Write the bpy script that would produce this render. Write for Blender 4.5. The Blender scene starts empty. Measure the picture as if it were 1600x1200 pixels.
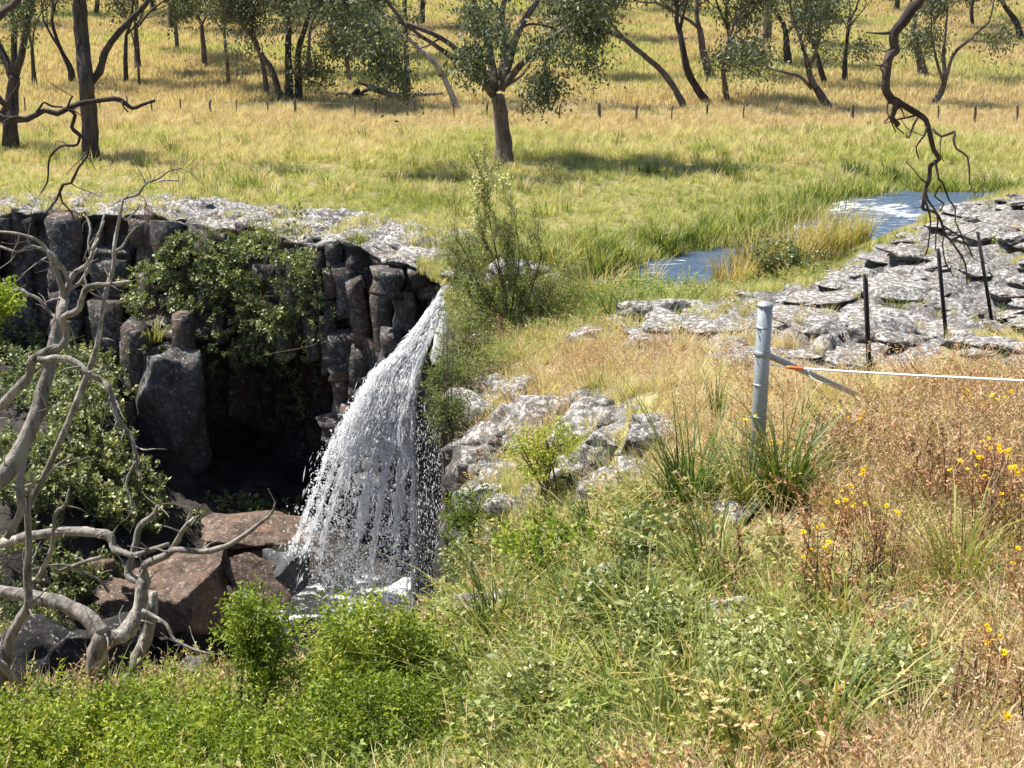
import bpy, math, random
import numpy as np
from mathutils import Vector, Matrix

# ------------------------------------------------------------------ camera, sky, sun, exposure
SC = bpy.context.scene
COL = SC.collection
CAM = np.array([0.0, 0.0, 6.1])
PITCH = math.radians(16.7)
FPX = 2200.0                       # focal length in pixels of a 1600 px wide frame
cd = bpy.data.cameras.new('camera'); cam = bpy.data.objects.new('camera', cd); COL.objects.link(cam)
cd.sensor_width = 36.0; cd.lens = 36.0 * FPX / 1600.0; cd.clip_start = 0.1; cd.clip_end = 3000.0
cam.location = CAM; cam.rotation_euler = (math.pi / 2 - PITCH, 0, 0)
SC.camera = cam

SUN_ELEV = math.radians(60); SUN_AZ = math.atan2(-0.88, 0.42)      # azimuth from +Y towards +X
sun_dir = np.array([math.sin(SUN_AZ) * math.cos(SUN_ELEV), math.cos(SUN_AZ) * math.cos(SUN_ELEV), math.sin(SUN_ELEV)])
W = bpy.data.worlds.new('World'); SC.world = W; W.use_nodes = True
wn = W.node_tree.nodes; wl = W.node_tree.links
sky = wn.new('ShaderNodeTexSky'); sky.sky_type = 'NISHITA'; sky.sun_disc = False
sky.sun_elevation = SUN_ELEV; sky.sun_rotation = SUN_AZ
wl.new(sky.outputs[0], wn['Background'].inputs[0]); wn['Background'].inputs[1].default_value = 0.08
sl = bpy.data.lights.new('sun', 'SUN'); sl.energy = 4.8; sl.angle = math.radians(0.53); sl.color = (1.0, 0.95, 0.86)
so = bpy.data.objects.new('sun', sl); COL.objects.link(so)
so.rotation_euler = Vector(-sun_dir).to_track_quat('-Z', 'Y').to_euler(); so.location = (-40, 30, 60)
VS = SC.view_settings
VS.view_transform = 'Standard'; VS.look = 'None'; VS.gamma = 1.0; VS.use_curve_mapping = False
VS.exposure = 1.2
SC.render.engine = 'CYCLES'
SC.cycles.max_bounces = 8; SC.cycles.diffuse_bounces = 4; SC.cycles.transmission_bounces = 6; SC.cycles.glossy_bounces = 2
SC.cycles.transparent_max_bounces = 24
SC.cycles.use_denoising = True

RNG = np.random.default_rng(11)

# ------------------------------------------------------------------ small maths
def smooth(a, b, x):
    t = np.clip((np.asarray(x, float) - a) / (b - a), 0, 1)
    return t * t * (3 - 2 * t)

def _h(ix, iy, iz, s):
    n = (ix.astype(np.int64) * 374761393 + iy.astype(np.int64) * 668265263 + iz.astype(np.int64) * 2147483647 + s * 1274126177) & 0xffffffff
    n = ((n ^ (n >> 13)) * 1274126177) & 0xffffffff
    n = n ^ (n >> 16)
    return (n & 0xffffff) / float(0xffffff)

def vnoise(p, s=0):
    p = np.asarray(p, float)
    i = np.floor(p).astype(np.int64); f = p - i; f = f * f * (3 - 2 * f)
    r = 0
    for dx in (0, 1):
        wx = f[..., 0] if dx else 1 - f[..., 0]
        for dy in (0, 1):
            wy = f[..., 1] if dy else 1 - f[..., 1]
            for dz in (0, 1):
                wz = f[..., 2] if dz else 1 - f[..., 2]
                r = r + wx * wy * wz * _h(i[..., 0] + dx, i[..., 1] + dy, i[..., 2] + dz, s)
    return r

def fbm(p, s=0, o=4):
    p = np.asarray(p, float); a, t, r = 1.0, 0.0, 0
    for k in range(o):
        r = r + a * vnoise(p, s + k * 17); t += a; a *= .5; p = p * 2.03
    return r / t                      # about 0..1

def fbm2(x, y, sc, s=0, o=4):
    return fbm(np.stack([x * sc, y * sc, np.full_like(np.asarray(x, float), 0.37)], -1), s, o)

def raydir(u, v):
    a, b = (u - 800) / FPX, (600 - v) / FPX
    return np.array([a, math.cos(PITCH) + b * math.sin(PITCH), -math.sin(PITCH) + b * math.cos(PITCH)])

def at(u, v, d):                      # the point seen at (u, v) at forward distance d metres
    r = raydir(u, v); return CAM + r * (d / r[1])

# ------------------------------------------------------------------ terrain
_cp = [(1180,770,9.5),(1355,612,14.6),(1475,530,19),(1552,512,20.5),(950,640,14),(1000,740,12),(800,500,23),(830,560,20),
       (690,600,21),(720,780,16),(700,1000,12),(700,1200,7),(1200,1200,5.5),(1600,1200,5),(1600,900,7.3),(1200,950,7.5),
       (900,900,9.5),(1600,620,13.5),(1600,302,31),(1430,350,29.5),(1250,445,25),(1060,484,22.5),(960,515,21),(1600,420,23),(1150,560,17)]
_pts = [at(*c) for c in _cp] + [np.array(p, float) for p in [
    (0,0,4.5),(-6,0,4.0),(6,0,4.9),(0,-12,6),(14,3,5),(-14,-6,4),(-3.2,10,.35),(-3,7,1.25),(-8,8,.7),(-8,3,2.6),(-15,7,1),(-6,5,2.2),
    (3.4,26.4,-.02),(4.6,27.2,.0),(2.0,26.2,.05),(6.2,29.0,.1),(8.0,31.0,.15),(9.6,33.2,.15),(-1.1,27.4,0),(1,28.3,.05),(4,29,.0),(6,31.5,0),(9,35,0),(12,38.5,0),(0,31,.05),(4,34,.05),(-3,33,.05),(-8,36.5,.05),(-14,38,.05),(0,38,0),(8,39,0),(16,41,0),(-16,41,0),(20,36,1.2),(22,28,2.4),(22,18,3),(18,10,4.2)]]
_P = np.array(_pts); _n = len(_P)
def _U(r): return np.where(r > 1e-9, r * r * np.log(np.maximum(r, 1e-9)), 0)
_K = _U(np.linalg.norm(_P[:, None, :2] - _P[None, :, :2], axis=2)) + np.eye(_n) * .05
_A = np.zeros((_n + 3, _n + 3)); _A[:_n, :_n] = _K; _A[:_n, _n] = 1; _A[:_n, _n + 1:] = _P[:, :2]; _A[_n, :_n] = 1; _A[_n + 1:, :_n] = _P[:, :2].T
_w = np.linalg.solve(_A, np.concatenate([_P[:, 2], np.zeros(3)]))
def tps(x, y):
    out = _w[_n] + _w[_n + 1] * x + _w[_n + 2] * y
    for i in range(_n):
        out = out + _w[i] * _U(np.hypot(x - _P[i, 0], y - _P[i, 1]))
    return out

RIM = np.array([(-24,36.0),(-16,35.2),(-12.6,34.6),(-10,34.3),(-7.7,33.4),(-5.5,32),(-4,30.9),(-2.7,29.6),(-2.0,28.5),(-1.45,27.4),(-1.3,26.4),(-1.1,25),(-.95,23.4)])
GORGE = np.array([(-60,41),(-24,39.2),(-12.6,37.9),(-7.7,36.8),(-4.2,34.0),(-2.1,31.2),(-1.35,28.9),(-1.1,27.5),(-.92,24),(-.82,21),(-.5,16),(-.55,12.6),
                  (-2,11.6),(-3.6,11),(-8,10),(-14,9),(-60,8)])
STREAM = np.array([(30,33.0),(16.5,35.6),(11.2,37.6),(9.8,36.6),(8.5,34.4),(7.6,32.6),(6.6,31.2),(5.2,30.5),(4.1,29.6),(3.4,28.4),(2.2,27.6),(1,27.7),(-.3,27.6),(-1.35,27.35)])

def seg_dist(x, y, P, closed=False):
    d = np.full(np.shape(x), 1e9)
    m = len(P) if closed else len(P) - 1
    for i in range(m):
        a = P[i]; b = P[(i + 1) % len(P)]; ab = b - a
        t = np.clip(((x - a[0]) * ab[0] + (y - a[1]) * ab[1]) / (ab @ ab), 0, 1)
        d = np.minimum(d, np.hypot(x - a[0] - t * ab[0], y - a[1] - t * ab[1]))
    return d

def inside(x, y, P):
    c = np.zeros(np.shape(x), bool)
    for i in range(len(P)):
        a = P[i]; b = P[(i + 1) % len(P)]
        if a[1] == b[1]: continue
        k = ((a[1] > y) != (b[1] > y)) & (x < (b[0] - a[0]) * (y - a[1]) / (b[1] - a[1]) + a[0])
        c ^= k
    return c

def gorge_sd(x, y):
    d = seg_dist(x, y, GORGE, True); return np.where(inside(x, y, GORGE), d, -d)

def far_profile(x, y):
    yy = np.maximum(y - 58, 0)
    h = .0009 * yy ** 2
    h = np.where(yy > 70, .0009 * 4900 + (yy - 70) * .126, h)
    h = h - np.maximum(yy - 220, 0) * .10
    return h + smooth(58, 90, y) * .9 * (fbm2(x, y, .035, 5, 2) - .5) * 2 * smooth(60, 130, y)

def floor_h(x, y):
    f = -6.7 - .85 * smooth(-6.5, -4.6, x) + 3.3 * smooth(-6.4, -10.2, x) * smooth(20, 29, y)
    f = f + 1.9 * smooth(29.5, 32, y) * smooth(-7.5, -5, x) * 0 + .6 * smooth(27, 31, y) * smooth(-8, -6, x)
    f = f + .8 * (fbm2(x, y, .5, 8, 3) - .5)
    return f

def H0(x, y):
    x = np.asarray(x, float); y = np.asarray(y, float)
    k = smooth(33, 41, y)
    near = tps(np.clip(x, -18, 22), np.clip(y, -12, 42))
    return near * (1 - k) + far_profile(x, y) * k

def H(x, y):
    x = np.asarray(x, float); y = np.asarray(y, float)
    h = H0(x, y)
    h = h + .22 * (fbm2(x, y, .45, 3, 4) - .5) * smooth(0, 1.5, np.abs(y) + 1)
    ds = seg_dist(x, y, STREAM)
    wd = np.interp(x, [-1.4, -.9, .5, 3, 5, 8, 12, 30], [.5, .5, .75, 1.45, 1.45, 1.4, 1.55, 1.55])
    h = h - (h + .55) * np.exp(-(ds / wd) ** 4)
    k = smooth(0, .42, gorge_sd(x, y))
    return h * (1 - k) + floor_h(x, y) * k

def hit(u, v, start=3.0):
    r = raydir(u, v); r = r / r[1]
    t = np.concatenate([np.arange(start, 40, .05), np.arange(40, 400, .25)])
    p = CAM[None] + r[None] * t[:, None]
    below = np.nonzero(p[:, 2] < H(p[:, 0], p[:, 1]))[0]
    i = below[0] if len(below) else len(t) - 1
    return np.array([p[i, 0], p[i, 1], float(H(p[i, 0], p[i, 1]))])

def ppm(p): return FPX / (math.cos(PITCH) * (p[1]) - math.sin(PITCH) * (p[2] - CAM[2]))   # pixels per metre at a point

# ------------------------------------------------------------------ mesh helpers
def make_mesh(name, V, F, attrs=None, smooth_shade=False, mats=(), mi=None):
    """V (n,3); F a list of (m,k) integer arrays."""
    me = bpy.data.meshes.new(name)
    V = np.asarray(V, np.float32)
    if not isinstance(F, (list, tuple)): F = [F]
    F = [np.asarray(f, np.int32) for f in F if len(f)]
    me.vertices.add(len(V)); me.vertices.foreach_set('co', V.ravel())
    nl = sum(f.size for f in F); npoly = sum(len(f) for f in F)
    me.loops.add(nl); me.polygons.add(npoly)
    me.loops.foreach_set('vertex_index', np.concatenate([f.ravel() for f in F]))
    tot = np.concatenate([np.full(len(f), f.shape[1], np.int32) for f in F])
    me.polygons.foreach_set('loop_start', np.concatenate([[0], np.cumsum(tot)[:-1]]).astype(np.int32))
    me.polygons.foreach_set('loop_total', tot)
    if smooth_shade: me.polygons.foreach_set('use_smooth', np.ones(npoly, bool))
    for m in mats: me.materials.append(m)
    if mi is not None: me.polygons.foreach_set('material_index', np.asarray(mi, np.int32))
    for k, a in (attrs or {}).items():
        at_ = me.attributes.new(k, 'FLOAT', 'POINT'); at_.data.foreach_set('value', np.asarray(a, np.float32))
    me.update(calc_edges=True)
    return me

def obj(name, me, parent=None, loc=None, label=None, cat=None, group=None, kind=None):
    o = bpy.data.objects.new(name, me); COL.objects.link(o)
    if loc is not None: o.location = tuple(float(c) for c in loc)
    if parent is not None: o.parent = parent
    if label: o['label'] = label
    if cat: o['category'] = cat
    if group: o['group'] = group
    if kind: o['kind'] = kind
    return o

def thing(name, label, cat, loc=(0, 0, 0), group=None):
    return obj(name, None, None, loc, label, cat, group)

class MB:
    """collects numpy pieces"""
    def __init__(s): s.V = []; s.F = {}; s.n = 0; s.A = []
    def add(s, V, F, a=0.0):
        V = np.asarray(V, float)
        if not isinstance(F, (list, tuple)): F = [F]
        for f in F:
            f = np.asarray(f)
            if len(f): s.F.setdefault(f.shape[1], []).append(f + s.n)
        s.V.append(V); s.n += len(V); s.A.append(np.broadcast_to(np.asarray(a, float), (len(V),)))
    def mesh(s, name, mat, sm=False, off=(0, 0, 0)):
        V = np.concatenate(s.V) - np.asarray(off, float)
        return make_mesh(name, V, [np.concatenate(f) for f in s.F.values()], {'var': np.concatenate(s.A)}, sm, [mat])

def catmull(P, R, sub):
    P = np.asarray(P, float); R = np.asarray(R, float)
    if len(P) < 3 or sub < 2: return P, R
    Q = np.vstack([2 * P[0] - P[1], P, 2 * P[-1] - P[-2]]); out = []; ro = []
    for i in range(len(P) - 1):
        p0, p1, p2, p3 = Q[i:i + 4]
        for t in np.linspace(0, 1, sub, endpoint=False):
            out.append(.5 * (2 * p1 + (p2 - p0) * t + (2 * p0 - 5 * p1 + 4 * p2 - p3) * t * t + (3 * p1 - p0 - 3 * p2 + p3) * t ** 3))
            ro.append(R[i] * (1 - t) + R[i + 1] * t)
    out.append(P[-1]); ro.append(R[-1])
    return np.array(out), np.array(ro)

def tube(mb, P, R, sides=6, sub=1, rough=0.0, seed=0, var=0.0):
    P, R = catmull(P, np.broadcast_to(np.asarray(R, float), (len(P),)), sub)
    n = len(P)
    T = np.gradient(P, axis=0) if n > 2 else np.repeat((P[1] - P[0])[None], 2, 0)
    T /= np.linalg.norm(T, axis=1)[:, None] + 1e-12
    up = np.array([0, 0, 1.0]) if abs(T[0][2]) < .9 else np.array([1.0, 0, 0])
    N = np.cross(T[0], up); N /= np.linalg.norm(N); Ns = []
    for i in range(n):
        N = N - T[i] * (N @ T[i]); N /= np.linalg.norm(N) + 1e-12; Ns.append(N)
    Ns = np.array(Ns); B = np.cross(T, Ns)
    a = np.arange(sides) * 2 * math.pi / sides
    rad = np.repeat(R[:, None], sides, 1)
    if rough:
        q = np.stack([np.cos(a)[None] * 1.3 + 0 * R[:, None], np.sin(a)[None] * 1.3 + 0 * R[:, None], np.arange(n)[:, None] * .8 + 0 * a[None]], -1)
        rad = rad * (1 + rough * 2 * (fbm(q + seed * 7.3, seed, 2) - .5))
    V = P[:, None] + Ns[:, None] * (np.cos(a)[None, :, None] * rad[..., None]) + B[:, None] * (np.sin(a)[None, :, None] * rad[..., None])
    V = V.reshape(-1, 3)
    i = np.arange(n - 1)[:, None] * sides; j = np.arange(sides)[None]; j2 = (j + 1) % sides
    F = np.stack([i + j, i + j2, i + sides + j2, i + sides + j], -1).reshape(-1, 4)
    V = np.vstack([V, P[-1:] + T[-1:] * R[-1] * .4, P[:1]])
    e = (n - 1) * sides; jj = np.arange(sides)
    cap = np.stack([e + jj, e + (jj + 1) % sides, np.full(sides, n * sides)], -1)
    cap0 = np.stack([(jj + 1) % sides, jj, np.full(sides, n * sides + 1)], -1)
    mb.add(V, [F, cap, cap0], var)

def frames(D, rng, roll=True):
    D = D / (np.linalg.norm(D, axis=1)[:, None] + 1e-12)
    ref = np.where(np.abs(D[:, 2:3]) < .95, np.array([[0, 0, 1.0]]), np.array([[1.0, 0, 0]]))
    X = np.cross(ref, D); X /= np.linalg.norm(X, axis=1)[:, None] + 1e-12
    Y = np.cross(D, X)
    if roll:
        a = rng.uniform(0, 2 * math.pi, len(D))[:, None]
        X, Y = X * np.cos(a) + Y * np.sin(a), Y * np.cos(a) - X * np.sin(a)
    return X, Y, D

def leaves(C, D, L, Wd, rng, roll=True, bend=.15, nsign=None):
    """rhombic leaves, base at C, along D; returns V (4n,3), F (n,4)"""
    X, Y, Z = frames(np.asarray(D, float), rng, roll)
    L = np.broadcast_to(np.asarray(L, float), (len(C),))[:, None]; Wd = np.broadcast_to(np.asarray(Wd, float), (len(C),))[:, None]
    b = Y * L * bend
    V = np.stack([C, C + Z * L * .45 + X * Wd * .5 + b, C + Z * L, C + Z * L * .45 - X * Wd * .5 + b], 1).reshape(-1, 3)
    F = np.arange(len(C) * 4).reshape(-1, 4)
    return V, F

def stamp(mb, T, pos, D, scl, rng, var=None):
    """T = (V, F) template along +Z"""
    TV, TF = T
    X, Y, Z = frames(np.asarray(D, float), rng)
    s = np.broadcast_to(np.asarray(scl, float), (len(pos),))[:, None, None]
    V = pos[:, None] + s * (TV[None, :, 0:1] * X[:, None] + TV[None, :, 1:2] * Y[:, None] + TV[None, :, 2:3] * Z[:, None])
    m = len(TV)
    F = (TF[None] + (np.arange(len(pos)) * m)[:, None, None]).reshape(-1, TF.shape[1])
    if var is None: var = rng.uniform(0, 1, len(pos))
    vv = np.repeat(var, m) + np.tile(np.repeat(rng.uniform(-.18, .18, m // TF.shape[1]), TF.shape[1]), len(pos)) if m % TF.shape[1] == 0 else np.repeat(var, m)
    mb.add(V.reshape(-1, 3), F, np.clip(vv, 0, 1))

def rdirs(n, rng):
    d = rng.normal(size=(n, 3)); return d / np.linalg.norm(d, axis=1)[:, None]

# ------------------------------------------------------------------ materials
def mat(name):
    m = bpy.data.materials.new(name); m.use_nodes = True
    nt = m.node_tree; nt.nodes.clear()
    out = nt.nodes.new('ShaderNodeOutputMaterial')
    return m, nt, out

class NB:
    def __init__(s, nt): s.nt = nt
    def n(s, t, **kw):
        x = s.nt.nodes.new('ShaderNode' + t)
        for k, v in kw.items(): setattr(x, k, v)
        return x
    def l(s, a, b): s.nt.links.new(a, b)
    def setin(s, node, i, v):
        if hasattr(v, 'links') or isinstance(v, bpy.types.NodeSocket): s.l(v, node.inputs[i])
        else: node.inputs[i].default_value = v
    def math(s, op, a, b=0.0, clamp=False):
        x = s.n('Math', operation=op, use_clamp=clamp); s.setin(x, 0, a); s.setin(x, 1, b); return x.outputs[0]
    def mix(s, f, a, b, mode='MIX'):
        x = s.n('MixRGB', blend_type=mode); s.setin(x, 0, f); s.setin(x, 1, a); s.setin(x, 2, b); return x.outputs[0]
    def noise(s, vec, scale, detail=4, rough=.55, dist=0):
        x = s.n('TexNoise'); x.inputs['Scale'].default_value = scale; x.inputs['Detail'].default_value = detail
        x.inputs['Roughness'].default_value = rough; x.inputs['Distortion'].default_value = dist
        if vec is not None: s.l(vec, x.inputs['Vector'])
        return x.outputs['Fac']
    def ramp(s, f, stops):
        x = s.n('ValToRGB'); e = x.color_ramp.elements
        while len(e) < len(stops): e.new(.5)
        for i, (p, c) in enumerate(stops):
            e[i].position = p; e[i].color = (c, c, c, 1) if not hasattr(c, '__len__') else (*c, 1)
        s.l(f, x.inputs[0]); return x.outputs[0]
    def attr(s, name, inst=False):
        x = s.n('Attribute', attribute_name=name, attribute_type='INSTANCER' if inst else 'GEOMETRY'); return x.outputs['Fac']
    def bump(s, h, strength, dist=.05):
        x = s.n('Bump'); x.inputs['Strength'].default_value = strength; x.inputs['Distance'].default_value = dist; s.l(h, x.inputs['Height']); return x.outputs[0]
    def pos(s): return s.n('NewGeometry').outputs['Position']
    def mapping(s, vec, scale):
        x = s.n('Mapping'); x.inputs['Scale'].default_value = scale; s.l(vec, x.inputs['Vector']); return x.outputs[0]

def leaf_material(name, stops, trans=.4, gloss=.05, inst=None, varmix=.3, transcol=(1.0, 1.0, .55)):
    """leaf / blade: diffuse + translucent; colour from the per-leaf 'var' and (inst) the per-plant tint"""
    m, nt, out = mat(name); b = NB(nt)
    f = b.attr('var')
    if inst:
        t = b.attr(inst, True)
        f = b.math('ADD', t, b.math('MULTIPLY', b.math('SUBTRACT', f, .5), varmix), True)
    c = b.ramp(f, stops)
    d = b.n('BsdfDiffuse'); b.l(c, d.inputs[0])
    tr = b.n('BsdfTranslucent'); b.l(b.mix(1.0, c, (*transcol, 1), 'MULTIPLY'), tr.inputs[0])
    mx = b.n('MixShader'); mx.inputs[0].default_value = trans; b.l(d.outputs[0], mx.inputs[1]); b.l(tr.outputs[0], mx.inputs[2])
    g = b.n('BsdfGlossy'); g.inputs['Roughness'].default_value = .55; g.inputs[0].default_value = (1, 1, 1, 1)
    m2 = b.n('MixShader'); m2.inputs[0].default_value = gloss * .4; b.l(mx.outputs[0], m2.inputs[1]); b.l(g.outputs[0], m2.inputs[2])
    b.l(m2.outputs[0], out.inputs[0]); return m

def rock_material(name, dark, mid, light, lichen=.45, scale=1.0, warm=None, bump=.8, lich_col=(.62, .61, .58), attr_mix=False):
    m, nt, out = mat(name); b = NB(nt); p = b.pos()
    n1 = b.noise(p, 2.3 * scale, 8, .66, .3); n2 = b.noise(p, 11 * scale, 5, .65); n3 = b.noise(p, 34 * scale, 3, .6)
    c = b.ramp(n1, [(.3, dark), (.52, mid), (.75, light)])
    c = b.mix(b.ramp(n2, [(.35, .55), (.6, 0)]), c, (*[x * .45 for x in dark], 1))
    if warm: c = b.mix(b.ramp(b.noise(p, 1.1 * scale, 4, .6), [(.48, 0), (.68, .85)]), c, (*warm, 1))
    if lichen:
        li = b.math('MULTIPLY', b.ramp(b.noise(p, 7 * scale, 6, .7), [(.62 - lichen * .3, 0), (.70 - lichen * .3, 1)]), b.ramp(n3, [(.35, .25), (.55, 1)]))
        nz = b.n('SeparateXYZ'); b.l(b.n('NewGeometry').outputs['Normal'], nz.inputs[0])
        li = b.math('MULTIPLY', li, b.math('ADD', b.math('MULTIPLY', nz.outputs[2], .6), .5, True), True)
        c = b.mix(li, c, (*lich_col, 1))
    bs = b.n('BsdfPrincipled'); b.l(c, bs.inputs['Base Color']); bs.inputs['Roughness'].default_value = .85; bs.inputs['Specular IOR Level'].default_value = .25
    h = b.math('ADD', b.math('MULTIPLY', n1, 1.0), b.math('ADD', b.math('MULTIPLY', n2, .5), b.math('MULTIPLY', n3, .2)))
    b.l(b.bump(h, bump, .12 / scale), bs.inputs['Normal']); b.l(bs.outputs[0], out.inputs[0]); return m

def bark_material(name, dark, light, zs=.18, scale=9, bump=.9, speck=None):
    m, nt, out = mat(name); b = NB(nt); p = b.mapping(b.pos(), (1, 1, zs))
    n1 = b.noise(p, scale, 5, .6, .4); n2 = b.noise(b.pos(), 1.7, 4, .6)
    f = b.math('ADD', b.math('MULTIPLY', n1, .65), b.math('MULTIPLY', n2, .4))
    c = b.ramp(f, [(.38, dark), (.62, light)])
    if speck: c = b.mix(b.ramp(b.noise(b.pos(), 3.1, 5, .7), [(.56, 0), (.66, 1)]), c, (*speck, 1))
    bs = b.n('BsdfPrincipled'); b.l(c, bs.inputs['Base Color']); bs.inputs['Roughness'].default_value = .85; bs.inputs['Specular IOR Level'].default_value = .2
    b.l(b.bump(n1, bump, .03), bs.inputs['Normal']); b.l(bs.outputs[0], out.inputs[0]); return m

def plain(name, col, rough=.6, metal=0.0, nscale=20, var=.25, bump=.1, spec=.4):
    m, nt, out = mat(name); b = NB(nt); n = b.noise(b.pos(), nscale, 4, .6)
    c = b.mix(b.ramp(n, [(.35, 0), (.7, 1)]), (*[x * (1 - var) for x in col], 1), (*[min(1, x * (1 + var)) for x in col], 1))
    bs = b.n('BsdfPrincipled'); b.l(c, bs.inputs['Base Color']); bs.inputs['Roughness'].default_value = rough; bs.inputs['Metallic'].default_value = metal
    bs.inputs['Specular IOR Level'].default_value = spec
    b.l(b.bump(n, bump, .01), bs.inputs['Normal']); b.l(bs.outputs[0], out.inputs[0]); return m

STRAW = (.48, .34, .17); GOLD = (.43, .33, .11); OLIVE = (.25, .25, .05); GREEN = (.13, .20, .025); DARKG = (.055, .095, .015)
M = {}
M['grass'] = leaf_material('grass_blades', [(0, (.50, .34, .22)), (.2, (.68, .57, .385)), (.4, (.62, .56, .32)), (.58, (.48, .48, .17)), (.78, (.29, .345, .075)), (1, (.11, .15, .035))], .45, .03, 'tint', .55)
M['weed'] = leaf_material('weed_leaves', [(0, (.44, .23, .12)), (.3, (.50, .40, .19)), (.55, (.35, .39, .11)), (.8, (.21, .29, .06)), (1, (.09, .15, .04))], .38, .06, 'tint', .34)
M['seed'] = leaf_material('seed_heads', [(0, (.48, .28, .19)), (.5, (.55, .40, .27)), (1, (.48, .42, .22))], .3, .02, 'tint', .6)
M['gum'] = leaf_material('gum_leaves', [(0, (.05, .065, .036)), (.5, (.13, .152, .082)), (1, (.26, .28, .16))], .34, .08)
M['bush'] = leaf_material('bush_leaves', [(0, (.07, .12, .015)), (.45, (.20, .28, .03)), (.8, (.36, .41, .05)), (1, (.52, .48, .10))], .45, .05)
M['creeper'] = leaf_material('creeper_leaves', [(0, (.05, .075, .025)), (.4, (.16, .195, .065)), (.8, (.33, .35, .13)), (1, (.50, .48, .24))], .3, .12)
M['bramble'] = leaf_material('bramble_leaves', [(0, (.07, .10, .03)), (.4, (.18, .22, .065)), (.75, (.32, .35, .12)), (1, (.50, .48, .22))], .35, .12)
M['tussock'] = leaf_material('tussock_blades', [(0, (.04, .075, .015)), (.4, (.10, .15, .025)), (.7, (.26, .28, .05)), (1, (.50, .42, .16))], .35, .06)
M['reed'] = leaf_material('reed_blades', [(0, (.12, .17, .03)), (.4, (.32, .30, .08)), (.7, (.48, .38, .17)), (1, (.55, .44, .25))], .4, .03)
M['fine'] = leaf_material('fine_shrub_leaves', [(0, (.09, .12, .04)), (.5, (.21, .235, .085)), (1, (.38, .385, .16))], .4, .04)
M['cream'] = leaf_material('cream_blossom', [(0, (.6, .55, .3)), (1, (.8, .76, .5))], .4, .0)
M['yellow'] = leaf_material('yellow_petals', [(0, (.7, .42, .01)), (1, (.85, .62, .02))], .3, .02)
M['rust'] = leaf_material('rusty_stems', [(0, (.13, .075, .05)), (.5, (.36, .22, .13)), (1, (.55, .40, .25))], .25, .02)
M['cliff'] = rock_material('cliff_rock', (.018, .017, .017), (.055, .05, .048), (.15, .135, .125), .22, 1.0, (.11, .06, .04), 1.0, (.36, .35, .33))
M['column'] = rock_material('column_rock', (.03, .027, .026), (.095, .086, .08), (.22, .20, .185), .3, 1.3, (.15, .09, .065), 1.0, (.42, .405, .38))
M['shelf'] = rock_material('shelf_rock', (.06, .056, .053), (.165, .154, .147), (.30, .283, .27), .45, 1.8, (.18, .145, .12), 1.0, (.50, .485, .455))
M['brown_rock'] = rock_material('brown_boulder', (.045, .033, .027), (.135, .093, .07), (.26, .195, .15), .2, 1.7, (.19, .115, .075), 1.0, (.36, .32, .27))
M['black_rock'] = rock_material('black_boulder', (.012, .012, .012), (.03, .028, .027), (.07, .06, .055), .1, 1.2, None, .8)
M['block'] = rock_material('grey_block_rock', (.045, .043, .043), (.10, .095, .092), (.19, .18, .17), .25, 1.3, None, 1.0, (.42, .41, .39))
M['wet_rock_and_mist_shade'] = rock_material('wet_rock_and_mist_shade', (.045, .046, .05), (.085, .085, .09), (.13, .13, .13), 0, .8, None, .5)  # wet stones; the same grey imitates shaded mist on the added pillar
M['bark'] = bark_material('gum_bark', (.045, .034, .03), (.19, .15, .13))
M['bark_dark'] = bark_material('dark_bark', (.022, .018, .017), (.085, .068, .06))
M['bark_pale'] = bark_material('pale_bark', (.12, .095, .08), (.42, .37, .33), .3, 5)
M['dead'] = bark_material('dead_wood', (.07, .06, .052), (.27, .245, .215), .25, 14, 1.2, (.46, .43, .385))
M['dead_dark'] = bark_material('dark_dead_wood', (.02, .015, .013), (.075, .055, .046), .5, 9)
M['twig'] = bark_material('twig_bark', (.06, .045, .03), (.17, .13, .09), .5, 20)
M['steel'] = plain('galvanised_steel', (.30, .33, .35), .5, .35, 40, .15, .05)
M['picket'] = plain('black_picket_paint', (.016, .013, .013), .55, .0, 40, .3, .08)
M['tape'] = plain('white_tape', (.78, .77, .72), .6, 0, 60, .1, .05)
M['orange'] = plain('orange_plastic', (.75, .16, .03), .45, 0, 30, .1, .02)
M['post_wood'] = plain('old_post_wood', (.14, .10, .08), .9, 0, 20, .5, .4)
M['wire'] = plain('fence_wire', (.25, .22, .2), .6, .5, 20, .1, .0)

# ------------------------------------------------------------------ where rock shows and how dry the grass is (by place)
def hits(px): return np.array([hit(u, v)[:2] for u, v in px])
SHELF = hits([(905,530),(1060,488),(1150,470),(1250,450),(1340,408),(1430,362),(1600,312),(1600,470),(1600,590),(1480,550),(1400,590),(1260,590),(1180,600),(1120,545),(1000,545)])
SHELF = np.vstack([SHELF[:7], [[20, 33], [22, 18]], SHELF[8:]])
OUTC = hits([(800,640),(860,610),(960,600),(1040,600),(1060,690),(1000,770),(900,780),(840,740),(770,700)])
def soft_in(x, y, P, w): 
    d = seg_dist(x, y, P, True); return smooth(-w, w, np.where(inside(x, y, P), d, -d))
def rock_mask(x, y):
    n = fbm2(x, y, .9, 41, 4)
    r = soft_in(x, y, SHELF, 1.0) * smooth(.40, .50, n + .05) + soft_in(x, y, OUTC, .5) * smooth(.50, .58, fbm2(x, y, 1.9, 43, 3))
    r = r + smooth(3.6, 2.4, seg_dist(x, y, RIM)) * (y > 27.6) * smooth(.36, .48, n) * (x < -.8)
    return np.clip(r, 0, 1)
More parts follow.
